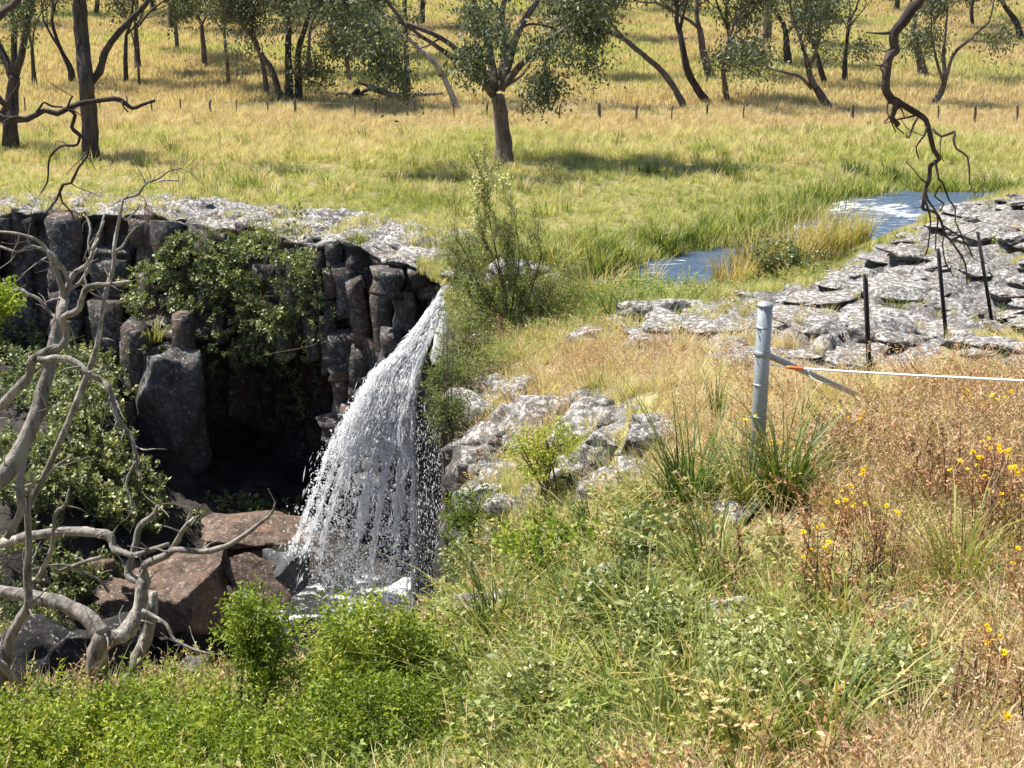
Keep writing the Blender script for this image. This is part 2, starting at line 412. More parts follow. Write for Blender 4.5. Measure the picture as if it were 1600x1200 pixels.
PATCH = [(800,1150,1.2,.82),(1200,1100,1.0,.80),(1050,1000,1.0,.74),(880,940,1.2,.68),(1050,900,.9,.64),(1330,1020,.7,.6),(1000,1120,.8,.8),(1200,980,.7,.66),(1500,1150,1.2,.16),(1500,760,1.6,.12),(1330,860,1.2,.10),(1560,1000,.9,.16),(1420,1020,.7,.42),
         (930,570,2.2,.24),(1050,560,2,.18),(850,660,1.2,.4),(800,830,1.2,.55),(1250,900,.9,.3),(1000,860,1.0,.52),(1150,620,1.6,.22),(1450,640,1.6,.20),(760,520,2.2,.62),(880,500,2.0,.72),(980,460,2.2,.86),(1020,440,1.6,.86),
         (1500,430,2.5,.5),(1390,385,1.5,.7),(700,1150,1.0,.75),(1000,1180,.8,.7),(1250,640,1.0,.2)]
_pp = np.array([[*hit(u, v)[:2], r, t] for u, v, r, t in PATCH])
def tint_map(x, y):
    n = fbm2(x, y, .16, 61, 4); n2 = fbm2(x, y, .8, 71, 3)
    far = .20 + .34 * smooth(.45, .62, n) * smooth(62, 80, y) + .12 * (n2 - .5)
    strip = .16 + .1 * (n - .5)
    mid = .27 + .30 * smooth(.42, .62, n) + .3 * smooth(-4, -16, x) * smooth(.4, .55, n2) * smooth(55, 50, y)
    low = .50 + .55 * (n - .5) * 2 + .35 * (n2 - .5)
    t = np.where(y > 60, far, 0) ; 
    k1 = smooth(58, 62, y); k2 = smooth(51, 55, y); k3 = smooth(44.5, 40.5, y)
    t = mid * (1 - k2) + strip * k2; t = t * (1 - k1) + far * k1; t = t * (1 - k3) + low * k3
    t = t + .22 * smooth(4.0, 1.5, seg_dist(x, y, STREAM)) * smooth(28.5, 33, y)
    wsum = 1e-6; acc = 0
    for px, py, r, tt in _pp:
        w = np.exp(-((x - px) ** 2 + (y - py) ** 2) / (r * r)); wsum = wsum + w; acc = acc + w * tt
    kn = smooth(34, 27, y)
    near = (acc + .05 * .4) / (wsum + .05)
    t = t * (1 - kn) + (near + .35 * (n2 - .5)) * kn
    return np.clip(t, 0, 1)

def ground_material():
    m, nt, out = mat('ground_earth'); b = NB(nt); p = b.pos()
    t = b.attr('dry'); n1 = b.noise(p, 1.3, 6, .65); n2 = b.noise(p, 9, 5, .7)
    f = b.math('ADD', t, b.math('MULTIPLY', b.math('SUBTRACT', n1, .5), .5), True)
    c = b.ramp(f, [(0, (.36, .25, .16)), (.25, (.42, .33, .19)), (.5, (.30, .27, .11)), (.75, (.13, .15, .035)), (1, (.07, .09, .02))])
    c = b.mix(b.ramp(n2, [(.35, .75), (.62, 0)]), c, (.07, .05, .035, 1))
    r1 = b.noise(p, 2.6, 6, .65); r2 = b.noise(p, 14, 5, .65); 
    rc = b.ramp(r1, [(.32, (.055, .052, .049)), (.5, (.16, .149, .142)), (.7, (.28, .263, .25))])
    rc = b.mix(b.ramp(r2, [(.36, .8), (.55, 0)]), rc, (.035, .03, .03, 1))
    rc = b.mix(b.ramp(b.noise(p, 17, 6, .72), [(.55, 0), (.63, .8)]), rc, (.47, .46, .435, 1))
    k = b.math('MULTIPLY', b.attr('rock'), 1.0, True)
    k = b.ramp(b.math('ADD', k, b.math('MULTIPLY', b.math('SUBTRACT', n2, .5), .6)), [(.4, 0), (.6, 1)])
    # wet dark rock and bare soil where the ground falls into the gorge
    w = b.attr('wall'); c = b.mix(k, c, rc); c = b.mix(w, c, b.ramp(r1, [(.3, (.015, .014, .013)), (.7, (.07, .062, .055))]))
    bs = b.n('BsdfPrincipled'); b.l(c, bs.inputs['Base Color']); bs.inputs['Roughness'].default_value = .9; bs.inputs['Specular IOR Level'].default_value = .15
    h = b.math('ADD', b.math('ADD', r1, b.math('MULTIPLY', r2, .4)), b.math('MULTIPLY', n2, .3))
    b.l(b.bump(h, .9, .1), bs.inputs['Normal']); b.l(bs.outputs[0], out.inputs[0]); return m
M['ground'] = ground_material()

def relief(x, y, rk):
    rid = 1 - np.abs(fbm2(x, y, 1.3, 91, 5) - .5) * 4
    rid2 = np.clip(1 - np.abs(fbm(np.stack([x * .55 + y * .25, y * .95, x * 0], -1), 97, 4) - .5) * 5, 0, 1)
    return rk * (.28 * np.clip(rid, 0, 1) ** 1.5 + .22 * rid2 + .16 * fbm2(x, y, 4.0, 93, 3) - .30)
def HS(x, y):
    x = np.atleast_1d(np.asarray(x, float)); y = np.atleast_1d(np.asarray(y, float)); return H(x, y) + relief(x, y, rock_mask(x, y))

def grid_mesh(name, xs, ys, keep=None, dz=0.0, bumps=True):
    X, Y = np.meshgrid(xs, ys); x, y = X.ravel(), Y.ravel()
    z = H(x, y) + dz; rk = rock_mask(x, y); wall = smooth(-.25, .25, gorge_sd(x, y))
    if bumps:
        z = z + relief(x, y, rk)
        z = z + wall * .8 * (fbm(np.stack([x * 1.3, y * 1.3, z * 1.3], -1), 95, 4) - .5)
    V = np.stack([x, y, z], 1)
    nx, ny = len(xs), len(ys); i = np.arange(ny - 1)[:, None] * nx; j = np.arange(nx - 1)[None]
    F = np.stack([i + j, i + j + 1, i + nx + j + 1, i + nx + j], -1).reshape(-1, 4)
    if keep is not None:
        c = V[F].mean(1); F = F[keep(c[:, 0], c[:, 1])]
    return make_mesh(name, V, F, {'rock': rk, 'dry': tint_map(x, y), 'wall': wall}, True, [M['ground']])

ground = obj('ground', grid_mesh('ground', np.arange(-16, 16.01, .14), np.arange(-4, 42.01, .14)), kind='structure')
_fx = np.concatenate([np.arange(-320, -48, 8), np.arange(-48, 48, 1.2), np.arange(48, 330, 8)])
_fy = np.concatenate([np.arange(-80, -6, 6), np.arange(-6, 130, 1.2), np.arange(130, 420, 6)])
obj('hillside', grid_mesh('hillside', _fx, _fy, lambda x, y: ~((np.abs(x) < 15) & (y > -3) & (y < 41)), -.06, False), kind='structure')

# ------------------------------------------------------------------ the far cliff: a displaced sheet with basalt columns on it
def resample(P, step):
    d = np.concatenate([[0], np.cumsum(np.linalg.norm(np.diff(P, axis=0), axis=1))])
    s = np.arange(0, d[-1], step); return np.stack([np.interp(s, d, P[:, i]) for i in range(2)], 1), s
RP, RS = resample(RIM, .1)
for _ in range(12): RP[1:-1] = (RP[:-2] + 2 * RP[1:-1] + RP[2:]) / 4
_T = np.gradient(RP, axis=0); _T /= np.linalg.norm(_T, axis=1)[:, None]
RN = np.stack([_T[:, 1], -_T[:, 0]], 1)                                  # towards the gorge
def rim_top(i): return .05 + .35 * (fbm(np.stack([RS[i] * .7, RS[i] * 0, RS[i] * 0], -1), 21, 4) - .5) * 2 * smooth(-1.5, -3, RP[i, 0])
def face_off(x, z):
    """how far the face stands out (+) towards the gorge"""
    cave = smooth(-8.0, -7.2, x) * smooth(-3.4, -4.2, x) * smooth(-2.2, -3.0, z)
    nose = smooth(-8.9, -8.6, x) * smooth(-6.6, -7.0, x) * smooth(-2.0, -2.4, z) * smooth(-6.0, -4.6, z)
    ledge = smooth(-1.6, -3.0, z) * smooth(-9.5, -8, x) * smooth(-3.0, -3.8, x)
    return -1.7 * cave + 1.5 * nose + .5 * smooth(-.2, -5, z) * (1 - cave) - .2
ii = np.arange(len(RP))
rows = []; masks = []
back = np.where(RP[:, 0] < -3.5, 3.6, 3.6 - 3.3 * smooth(-3.5, -1.3, RP[:, 0]))
zt = rim_top(ii)
for t in np.linspace(1, 0, 30):                                           # top, from the grass to the rim
    p = RP - RN * (back * t)[:, None]
    z = H0(p[:, 0], p[:, 1]) * t + zt * (1 - t) - .10 * smooth(.8, 1, t)
    q = np.stack([p[:, 0] * 1.1, p[:, 1] * 1.6, z * 0], -1)
    rid = np.clip(1 - np.abs(fbm(q, 31, 5) - .5) * 4, 0, 1)
    z = z + (.34 * rid ** 1.4 - .12) * smooth(1, .8, t) * smooth(-.03, .1, t) * smooth(-1.4, -2.2, RP[:, 0]); rows.append(np.column_stack([p, z]))
for zz in np.linspace(0, -8.0, 80)[1:]:
    z = zt + zz * (8.0 + zt) / 8.0
    x0 = RP[:, 0]
    col = fbm(np.stack([RS * 1.9, np.full_like(RS, 1.0), np.full_like(RS, zz * .25)], -1), 51, 3) - .5
    off = face_off(x0, z) + (.9 - .5 * smooth(-3.4, -2.6, x0)) * col - .45 * smooth(-3.6, -2.8, x0) * smooth(-1.2, -1.5, x0) + .45 * (fbm(np.stack([RS * 1.6, RS * 0 + 3, z * 1.6], -1), 53, 4) - .5)
    off = off * smooth(0, -.35, zz)
    p = RP + RN * off[:, None]; rows.append(np.column_stack([p, z]))
G = np.array(rows); nr, nc = G.shape[:2]
i = np.arange(nr - 1)[:, None] * nc; j = np.arange(nc - 1)[None]
CF = np.stack([i + nc + j, i + nc + j + 1, i + j + 1, i + j], -1).reshape(-1, 4)
nface_top = 29 * (nc - 1)
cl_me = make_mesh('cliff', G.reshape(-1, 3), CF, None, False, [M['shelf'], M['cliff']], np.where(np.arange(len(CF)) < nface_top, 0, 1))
cliff = obj('cliff', cl_me, kind='structure')

def ico(sub):
    import bmesh
    bm = bmesh.new(); bmesh.ops.create_icosphere(bm, subdivisions=sub, radius=1.0)
    V = np.array([v.co[:] for v in bm.verts]); F = np.array([[v.index for v in f.verts] for f in bm.faces]); bm.free(); return V, F
ICO = {k: ico(k) for k in (1, 2, 3, 4, 5)}
def rock_shape(seed, sub=3, planes=9, cut=(.55, .85), noise=.18, freq=1.6, squash=(1, 1, 1), boxy=0.0):
    r = np.random.default_rng(seed); V, F = ICO[sub]; V = V.copy()
    if boxy: V = V * (1 - boxy) + boxy * V / np.abs(V).max(1)[:, None]
    for n in rdirs(planes, r):
        c = r.uniform(*cut); d = V @ n - c; V = V - np.where(d > 0, d, 0)[:, None] * n
    q = V * freq + seed * 3.7
    V = V * (1 + noise * 2 * (fbm(q, seed, 4) - .5))[:, None] + noise * .5 * (np.stack([fbm(q * 2 + k * 9, seed + k, 3) for k in range(3)], 1) - .5)
    return V * np.array(squash), F
def jagged(seed):
    r = np.random.default_rng(700 + seed); n = int(r.integers(4, 7)); a = np.sort((np.arange(n) + r.uniform(-.32, .32, n)) * 2 * math.pi / n); rad = r.uniform(.38, .58, n)
    zs = [0, .22, .45, .7, 1.0]; V = []; tl = r.normal(0, .16, 2); bt = r.normal(0, .12, 2)
    for q, z in enumerate(zs):
        kk = rad * (1 + r.uniform(-.15, .15, n)); x, y = np.cos(a) * kk + r.normal(0, .02), np.sin(a) * kk + r.normal(0, .02)
        V.append(np.stack([x, y, z + (tl[0] * x + tl[1] * y if q == 4 else bt[0] * x + bt[1] * y if q == 0 else r.normal(0, .03, n))], 1))
    V.append([[0, 0, -.03]]); V.append([[0, 0, 1.02]]); V = np.vstack(V); m = len(zs); i = np.arange(m - 1)[:, None] * n; j = np.arange(n)[None]; j2 = (j + 1) % n; jj = np.arange(n); e = (m - 1) * n
    t1 = np.stack([i + j, i + j2, i + n + j2], -1).reshape(-1, 3); t2 = np.stack([i + j, i + n + j2, i + n + j], -1).reshape(-1, 3)
    return make_mesh('basalt_column', V, [t1, t2, np.stack([(jj + 1) % n, jj, np.full(n, m * n)], 1), np.stack([e + jj, e + (jj + 1) % n, np.full(n, m * n + 1)], 1)], None, False, [M['column']])
COLM = [jagged(s) for s in range(24)]
r = np.random.default_rng(5); ncol = 0
s = 9.0
while s < RS[-1] - 1.6 and ncol < 290:
    w = r.choice([r.uniform(.26, .45), r.uniform(.45, .95)], p=[.55, .45]); cq = int(r.integers(24)); k = int((s + w / 2) / .1); s += w * .92
    if k >= len(RP) or RP[k, 1] < 28.35: break
    x0 = RP[k, 0]
    z = float(zt[k]) - (r.uniform(-.02, .2) if r.random() < .6 else r.uniform(.2, .95))
    zb = -6.6
    if -7.3 < x0 < -3.9: zb = -2.5 - r.uniform(0, 1.0)
    if -3.9 <= x0 < -2.3: zb = -4.6
    if x0 > -2.3: zb = -2.0 - r.uniform(0, .8)
    out = r.normal(0, .20) + (.12 if x0 > -3.2 else 0)
    while z > zb and ncol < 290:
        h = r.choice([r.uniform(.3, .8), r.uniform(.8, 1.9)]); h = min(h, max(z - zb, .3))
        zc = z - h / 2
        off = float(face_off(np.array(x0), np.array(zc))) * smooth(0, -.4, z) + out + r.uniform(-.16, .16)
        if r.random() > (.12 if z < -.8 else .03):
            p = RP[k] + RN[k] * (off - .05)
            o = obj('basalt_column', COLM[cq], cliff, (p[0], p[1], z - h))
            o.scale = (w * 1.25, w * r.uniform(1.0, 1.7), h * 1.08)
            ang = math.atan2(RN[k][1], RN[k][0]) - math.pi / 2
            o.rotation_euler = (r.normal(0, .06), r.normal(0, .07), ang + w * 9); ncol += 1
        z -= h * r.uniform(.98, 1.05); out += r.uniform(-.22, .34) if r.random() < .65 else 0; cq = cq if r.random() < .4 else int(r.integers(24))
        if -7.5 < x0 < -6.6 and False: break

# ------------------------------------------------------------------ loose rocks
def rock_mesh(name, material, seed, sub=3, scale=1.0, sm=False, **kw):
    V, F = rock_shape(seed, sub, **kw); return make_mesh(name, V * np.asarray(scale), F, None, sm, [material])

STONE = [rock_mesh('stone', M['shelf'], 100 + s, 3, 1.0, False, planes=14, cut=(.5, .85), noise=.42, freq=2.2, boxy=.45) for s in range(10)]
EDGE = [rock_mesh('stone', M['column'], 140 + s, 3, 1.0, False, planes=8, cut=(.55, .85), noise=.3, freq=1.8, boxy=.4) for s in range(6)]
r = np.random.default_rng(9); n_st = 0; tries = 0
mn, mx = SHELF.min(0), SHELF.max(0)
while n_st < 210 and tries < 20000:                                        # lichened lumps of the rock shelf
    tries += 1
    p = r.uniform(mn, mx)
    if not inside(*p, SHELF) and r.random() > .0: continue
    if abs(p[0]) > p[1] * .40: continue
    if rock_mask(np.array([p[0]]), np.array([p[1]]))[0] < .55: continue
    sc = r.uniform(.16, .46) * (1 if r.random() < .85 else 1.6)
    z = float(HS(p[0], p[1])[0])
    o = obj('stone', STONE[r.integers(10)], ground, (p[0], p[1], z + sc * .02))
    o.scale = (sc * r.uniform(.9, 1.6), sc * r.uniform(.8, 1.2), sc * r.uniform(.17, .36)); o.rotation_euler = (r.uniform(-.14, .14), r.uniform(-.12, .12), r.uniform(0, 6.3)); n_st += 1
for u, v, px, hz in [(860,650,62,.8),(905,665,44,.7),(845,690,40,.7),(930,700,46,.8),(1010,690,44,.7),(890,735,40,.8),(960,750,50,.75),(1040,660,36,.6),
                     (920,770,36,.8),(1000,745,40,.6),(800,690,40,.9),(765,660,46,.9),(740,690,40,1),(725,735,42,1),(760,740,40,.9),(715,640,40,1),(735,610,36,.9),(770,790,40,.8),(720,800,36,1),(840,770,36,.7),(820,600,34,.6),(1060,735,30,.6),
                     (965,905,40,.5),(1000,880,30,.5),(760,960,44,.8),(735,985,30,.9),(720,1040,34,.8),(1150,965,44,.6),(1400,960,36,.5),(1550,965,34,.5),(1225,720,30,.5),(1110,760,30,.5),(1150,800,34,.5),(860,880,26,.5),(1290,555,40,.9),(1050,1090,20,.5)]:
    u = u + (28 if u < 775 and v < 830 else 0); p = hit(u, v + px * .4); sc = px / ppm(p) * (1.5 if v < 800 else 1.35)
    o = obj('stone', STONE[r.integers(10)], ground, (p[0], p[1], float(HS(p[0], p[1])[0]) + sc * hz * (.15 if v < 800 else .7)))
    o.scale = (sc * 1.0, sc * .8, sc * hz * .75); o.rotation_euler = (r.uniform(-.3, .3), r.uniform(-.3, .3), r.uniform(0, 6.3))
for u, v, px, hz in [(915,528,40,.4),(945,520,46,.45),(985,505,52,.4),(1025,497,56,.4),(1070,488,60,.4),(1110,492,54,.35),(960,540,40,.35),(1005,528,46,.4),(1050,518,50,.35),(1090,520,46,.35),(1140,500,50,.35),(1030,548,36,.3),(1100,548,40,.3),(1230,560,52,.4),(1320,545,46,.35),(1270,590,40,.35),(1410,540,50,.3),(1210,600,34,.4)]:
    p = hit(u, v + 8); sc = px / ppm(p); o = obj('stone', STONE[r.integers(10)], ground, (p[0], p[1], float(HS(p[0], p[1])[0]) + sc * .06)); o.scale = (sc * 1.1, sc * .8, sc * hz); o.rotation_euler = (r.uniform(-.12, .12), r.uniform(-.1, .1), r.uniform(-.5, .5))
for q in range(46):                                                         # dark broken rock along the near gorge edge
    y = r.uniform(12.5, 24); x = np.interp(y, [12.5, 16, 21, 24], [-.50, -.46, -.72, -.85]) + r.uniform(-.06, .42); sc = r.uniform(.14, .34); z = float(H0(np.array([x]), np.array([y]))[0]) - r.uniform(0, 1.1) * (x < -.7)
    o = obj('stone', EDGE[q % 6], ground, (x, y, z - sc * .1)); o.scale = (sc, sc * r.uniform(.8, 1.4), sc * r.uniform(.7, 1.1)); o.rotation_euler = tuple(r.uniform(-.5, .5, 3) * [1, 1, 6])
for q in range(40):                                                         # blocks lying along the far rim
    k = r.integers(110, len(RP) - 22); t = r.uniform(.05, 2.6); p = RP[k] - RN[k] * t; sc = r.uniform(.18, .5)
    o = obj('stone', STONE[r.integers(10)], cliff, (p[0], p[1], float(zt[k]) * max(0, 1 - t / 3) + .06))
    o.scale = (sc * r.uniform(.9, 1.7), sc, sc * r.uniform(.3, .6)); o.rotation_euler = (r.uniform(-.15, .15), r.uniform(-.15, .15), r.uniform(0, 6.3))

DEB = [rock_mesh('stone', M['brown_rock'] if s % 2 else M['black_rock'], 160 + s, 3, 1.0, False, planes=8, cut=(.55, .85), noise=.3, freq=1.8, boxy=.5) for s in range(6)]
for q in range(60):                                                         # broken rock between the boulders in the gorge
    x = r.uniform(-8.5, -3.6); y = r.uniform(21, 28); sc = r.uniform(.10, .34); z = float(H(np.array([x]), np.array([y]))[0])
    o = obj('stone', DEB[q % 6], ground, (x, y, z + sc * .2)); o.scale = (sc, sc * r.uniform(.7, 1.4), sc * r.uniform(.5, .9)); o.rotation_euler = tuple(r.uniform(-.5, .5, 3) * [1, 1, 6])

def lone_rock(label, u, v, d, size, seed, material, rot=0, tilt=(0, 0), sub=4, **kw):
    p = at(u, v, d); me = rock_mesh('boulder', material, seed, sub, 1.0, False, **kw)
    o = obj('boulder', me, None, p, label, 'rock'); o.scale = size; o.rotation_euler = (tilt[0], tilt[1], rot); return o
BL = dict(sub=5, planes=10, cut=(.5, .9), noise=.26, freq=1.5, boxy=.6)
lone_rock('big reddish brown block lying below the flat slabs left of the waterfall', 290, 940, 24.6, (1.15, 1.0, 1.05), 3, M['brown_rock'], .3, **BL)
lone_rock('flat rusty slab topmost of the rock pile left of the waterfall', 400, 828, 26.6, (1.25, .9, .28), 14, M['brown_rock'], .2, (-.12, .08), **BL)
lone_rock('brown ledge rock under the flat rusty slab beside the waterfall', 370, 880, 26.0, (1.2, .9, .36), 25, M['brown_rock'], -.2, (.05, -.05), **BL)
lone_rock('tilted grey brown slab at the wet left edge of the waterfall', 395, 905, 25.0, (.75, .6, .22), 36, M['brown_rock'], .4, (.55, .35), **BL)
lone_rock('orange brown boulder among the dead branches at the left', 112, 925, 25.5, (.75, .7, .75), 47, M['brown_rock'], .9, **BL)
lone_rock('low brown rock between the orange boulder and the big brown block', 190, 955, 24.8, (.75, .6, .5), 58, M['brown_rock'], .1, **BL)
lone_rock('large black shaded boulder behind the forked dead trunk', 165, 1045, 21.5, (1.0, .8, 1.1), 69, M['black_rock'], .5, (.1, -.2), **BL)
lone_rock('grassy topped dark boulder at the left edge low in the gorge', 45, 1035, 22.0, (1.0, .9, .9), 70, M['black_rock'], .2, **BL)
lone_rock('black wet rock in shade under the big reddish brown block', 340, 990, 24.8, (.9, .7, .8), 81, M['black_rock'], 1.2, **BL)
lone_rock('small black pointed rock standing in the pool', 305, 1042, 22.6, (.32, .28, .2), 92, M['wet_rock_and_mist_shade'], .3, **BL)
lone_rock('small wet rock sitting at the pool edge by the pointed rock', 275, 1055, 22.4, (.3, .25, .2), 93, M['black_rock'], 1.3, **BL)
lone_rock('dark wet block awash at the foot of the waterfall', 445, 900, 25.4, (.5, .5, .45), 94, M['wet_rock_and_mist_shade'], .3, **BL)
lone_rock('lichen spotted big grey boulder on the rocky bank right of the falls', 985, 668, 13.6, (.36, .33, .30), 105, M['shelf'], .3, planes=8, cut=(.6, .9), noise=.3)
lone_rock('lichen crusted boulder above the small yellow green shrub', 930, 650, 14.0, (.30, .26, .22), 106, M['shelf'], 1.1, planes=8, cut=(.6, .9), noise=.3)
# broad grey block that juts from the cliff, and an added dark pillar imitating spray in shade
lone_rock('tall grey weathered rock block jutting from the shaded cliff', 268, 645, 31.9, (.80, .9, 1.65), 116, M['block'], .35, (.05, -.08), 5, planes=10, cut=(.75, 1.1), noise=.24, freq=1.7, boxy=.85)
lone_rock('smooth dark grey rock pillar behind the right edge of the waterfall', 676, 830, 26.3, (.44, .45, 3.1), 127, M['wet_rock_and_mist_shade'], .1, (0, .03), 5, planes=4, cut=(.85, 1.1), noise=.07, boxy=.7)

# ------------------------------------------------------------------ water
def water_material(name, deep, foam_scale, foam_lo, foam_hi, bump=.5, sc=3.0, stretch=(1, 1, 1), foam_attr=True):
    m, nt, out = mat(name); b = NB(nt); p = b.mapping(b.pos(), stretch)
    n = b.noise(p, sc, 4, .6, .6); n2 = b.noise(p, foam_scale, 5, .7, .8)
    f = b.ramp(b.math('ADD', n2, b.math('MULTIPLY', b.attr('var'), .2)), [(foam_lo, 0), (foam_hi, 1)])
    bs = b.n('BsdfPrincipled'); b.l(b.mix(f, (*deep, 1), (.85, .87, .88, 1)), bs.inputs['Base Color'])
    b.l(b.math('ADD', b.math('MULTIPLY', f, .5), .06), bs.inputs['Roughness'])
    bs.inputs['IOR'].default_value = 1.33; bs.inputs['Specular IOR Level'].default_value = .9
    b.l(b.bump(b.math('ADD', n, b.math('MULTIPLY', f, .5)), bump, .25), bs.inputs['Normal']); b.l(bs.outputs[0], out.inputs[0]); return m
M['stream'] = water_material('stream_water', (.055, .085, .135), 3.6, .60, .72, .6, 3.0, (.4, 1.5, 1))
M['pool'] = water_material('pool_water', (.03, .033, .03), 1.6, .52, .64, .5, 3.0)
def white_water():
    m, nt, out = mat('white_water'); b = NB(nt)
    d = b.n('BsdfDiffuse'); d.inputs[0].default_value = (.93, .945, .96, 1); t = b.n('BsdfTranslucent'); t.inputs[0].default_value = (.95, .96, .97, 1)
    mx = b.n('MixShader'); mx.inputs[0].default_value = .6; b.l(d.outputs[0], mx.inputs[1]); b.l(t.outputs[0], mx.inputs[2])
    g = b.n('BsdfGlossy'); g.inputs['Roughness'].default_value = .2; m2 = b.n('MixShader'); m2.inputs[0].default_value = .06
    b.l(mx.outputs[0], m2.inputs[1]); b.l(g.outputs[0], m2.inputs[2])
    tp_ = b.n('BsdfTransparent'); m3 = b.n('MixShader'); m3.inputs[0].default_value = .5; b.l(m2.outputs[0], m3.inputs[1]); b.l(tp_.outputs[0], m3.inputs[2]); b.l(m3.outputs[0], out.inputs[0]); return m
M['white'] = white_water()

SP, SS = resample(STREAM, .12)
for _ in range(10): SP[1:-1] = (SP[:-2] + 2 * SP[1:-1] + SP[2:]) / 4
tt = np.gradient(SP, axis=0); tt /= np.linalg.norm(tt, axis=1)[:, None]; nn = np.stack([-tt[:, 1], tt[:, 0]], 1)
hw = np.interp(SP[:, 0], [-1.4, -.9, .5, 3, 5, 8, 12, 30], [.16, .22, .5, 1.4, 1.4, 1.35, 1.5, 1.5])
zs = np.interp(SP[:, 0], [-1.4, -.6, 2, 6, 8, 9, 12, 30], [-.34, -.28, -.24, -.2, -.16, -.10, -.02, .0]) + .03
cr = np.linspace(-1, 1, 15)
X = SP[:, None, 0] + nn[:, None, 0] * hw[:, None] * cr; Y = SP[:, None, 1] + nn[:, None, 1] * hw[:, None] * cr
Z = zs[:, None] + .05 * (fbm(np.stack([X * 1.2, Y * 2.6, X * 0], -1), 77, 3) - .5) * 2
rap = .75 * np.exp(-((SP[:, 0] - 9.6) / .7) ** 2) + .6 * np.exp(-((SP[:, 0] - 8.1) / .5) ** 2) + 1.2 * smooth(0, -.9, SP[:, 0])
Z = Z + (rap[:, None] * .10) * (fbm(np.stack([X * 3, Y * 5, X * 0], -1), 79, 3) - .5) * 2
n0, n1 = X.shape; i = np.arange(n0 - 1)[:, None] * n1; j = np.arange(n1 - 1)[None]
obj('stream', make_mesh('stream', np.stack([X, Y, Z], -1).reshape(-1, 3), np.stack([i + j, i + j + 1, i + n1 + j + 1, i + n1 + j], -1).reshape(-1, 4)[:, ::-1],
    {'var': np.repeat(np.clip(rap, 0, 1.2)[:, None], n1, 1).ravel()}, True, [M['stream']]), kind='structure')
gx, gy = np.meshgrid(np.arange(-20, 0.6, .2), np.arange(10, 31, .2)); pz = -7.1 + .07 * (fbm2(gx, gy, 1.4, 83, 3) - .5)
pf = np.clip(.55 * np.exp(-(((gx + 2.9) / 1.6) ** 2 + ((gy - 24.6) / 2.4) ** 2)) + .35 * np.exp(-(((gx + 3.5) / 1.2) ** 2 + ((gy - 21) / 2.0) ** 2)), 0, 1.4)
n0, n1 = gx.shape; i = np.arange(n0 - 1)[:, None] * n1; j = np.arange(n1 - 1)[None]
obj('pool', make_mesh('pool', np.stack([gx, gy, pz], -1).reshape(-1, 3), np.stack([i + j, i + j + 1, i + n1 + j + 1, i + n1 + j], -1).reshape(-1, 4), {'var': pf.ravel()}, True, [M['pool']]), kind='structure')

# the falls: a solid tongue that frays into strands and then into thousands of drops
rf = np.random.default_rng(31)
_dv = lambda v: np.interp(v, [430, 520, 640, 1020], [27.4, 26.7, 26.0, 25.2])
_RE = np.array([(712,428),(703,452),(692,480),(676,520),(661,555),(648,600),(642,680),(639,800),(637,950),(640,1030)], float)
_LE = np.array([(700,428),(684,465),(660,500),(628,545),(585,585),(556,640),(520,710),(496,780),(466,860),(442,940),(424,1030)], float)
_eR = np.array([at(u, v, _dv(v)) for u, v in _RE]); _eL = np.array([at(u, v, _dv(v)) for u, v in _LE])
Z0, Z1 = -.12, -7.15
def flow(k, s, dy):
    """k 0..1 down the fall, s 0 (left edge) .. 1 (right edge)"""
    z = Z0 + (Z1 - Z0) * k
    def e(P): return np.interp(-z, -P[:, 2], P[:, 0]), np.interp(-z, -P[:, 2], P[:, 1])
    xl, yl = e(_eL); xr, yr = e(_eR); th = np.interp(k, [0, .2, 1], [.05, .16, .30])
    return np.stack([xl + (xr - xl) * s, yl + (yr - yl) * s + dy * th, z], -1)
fm = MB()
for k in range(60):                                                         # strands of the tongue
    k0 = 0 if k < 30 else rf.uniform(0, .3); k1 = min(k0 + rf.uniform(.10, .22), .5); t = np.linspace(k0, k1, 12)
    s0 = rf.uniform(.08, .97); w = .28 * (fbm(np.stack([t * 9 + k * 5, t * 0, t * 0], -1), k, 2) - .5)
    P = flow(t, s0 + w * (t > .02), rf.normal(0, .8) + 0 * t)
    R = np.interp(np.linspace(0, 1, 12), [0, .25, .6, 1], [.02, .045, .04, .004]) * rf.uniform(.4, 1.0) * np.interp(t, [0, .12, .3], [.7, 1.1, 1.0])
    tube(fm, P, R, 6, 2, .6, k)
falls = obj('waterfall', fm.mesh('waterfall', M['white'], True), None, label='white waterfall pouring over the dark rock lip into the gorge', cat='waterfall')
def drops(n, f, size, seed, stretch=(1.0, 2.2)):
    r = np.random.default_rng(seed); c, D = f(n, r); n = len(c)
    V = np.array([(0, 0, 1), (1, 0, 0), (0, 1, 0), (-1, 0, 0), (0, -1, 0), (0, 0, -1)], float); F = np.array([(0, 1, 2), (0, 2, 3), (0, 3, 4), (0, 4, 1), (5, 2, 1), (5, 3, 2), (5, 4, 3), (5, 1, 4)])
    s = r.uniform(0, 1, n) ** 2.2 * (size[1] - size[0]) + size[0]; st = r.uniform(*stretch, n)
    Xf, Yf, Zf = frames(D, r)
    jit = 1 + .3 * r.normal(size=(n, 6, 1))
    W_ = V[None] * jit
    P = c[:, None] + s[:, None, None] * (W_[..., 0:1] * Xf[:, None] + W_[..., 1:2] * Yf[:, None] + st[:, None, None] * W_[..., 2:3] * Zf[:, None])
    return P.reshape(-1, 3), (F[None] + (np.arange(n) * 6)[:, None, None]).reshape(-1, 3)
def spread(n, r, pw):
    k = r.uniform(0, 1, n) ** pw; s = r.beta(1.2, 1.05, n); edge = r.uniform(size=n) < .12
    s = np.where(edge, r.normal(0, .07, n) - .02, s); s = np.where(r.uniform(size=n) < .06, 1 + np.abs(r.normal(0, .035, n)), s); dy = r.normal(0, .6, n)
    return k, s, dy
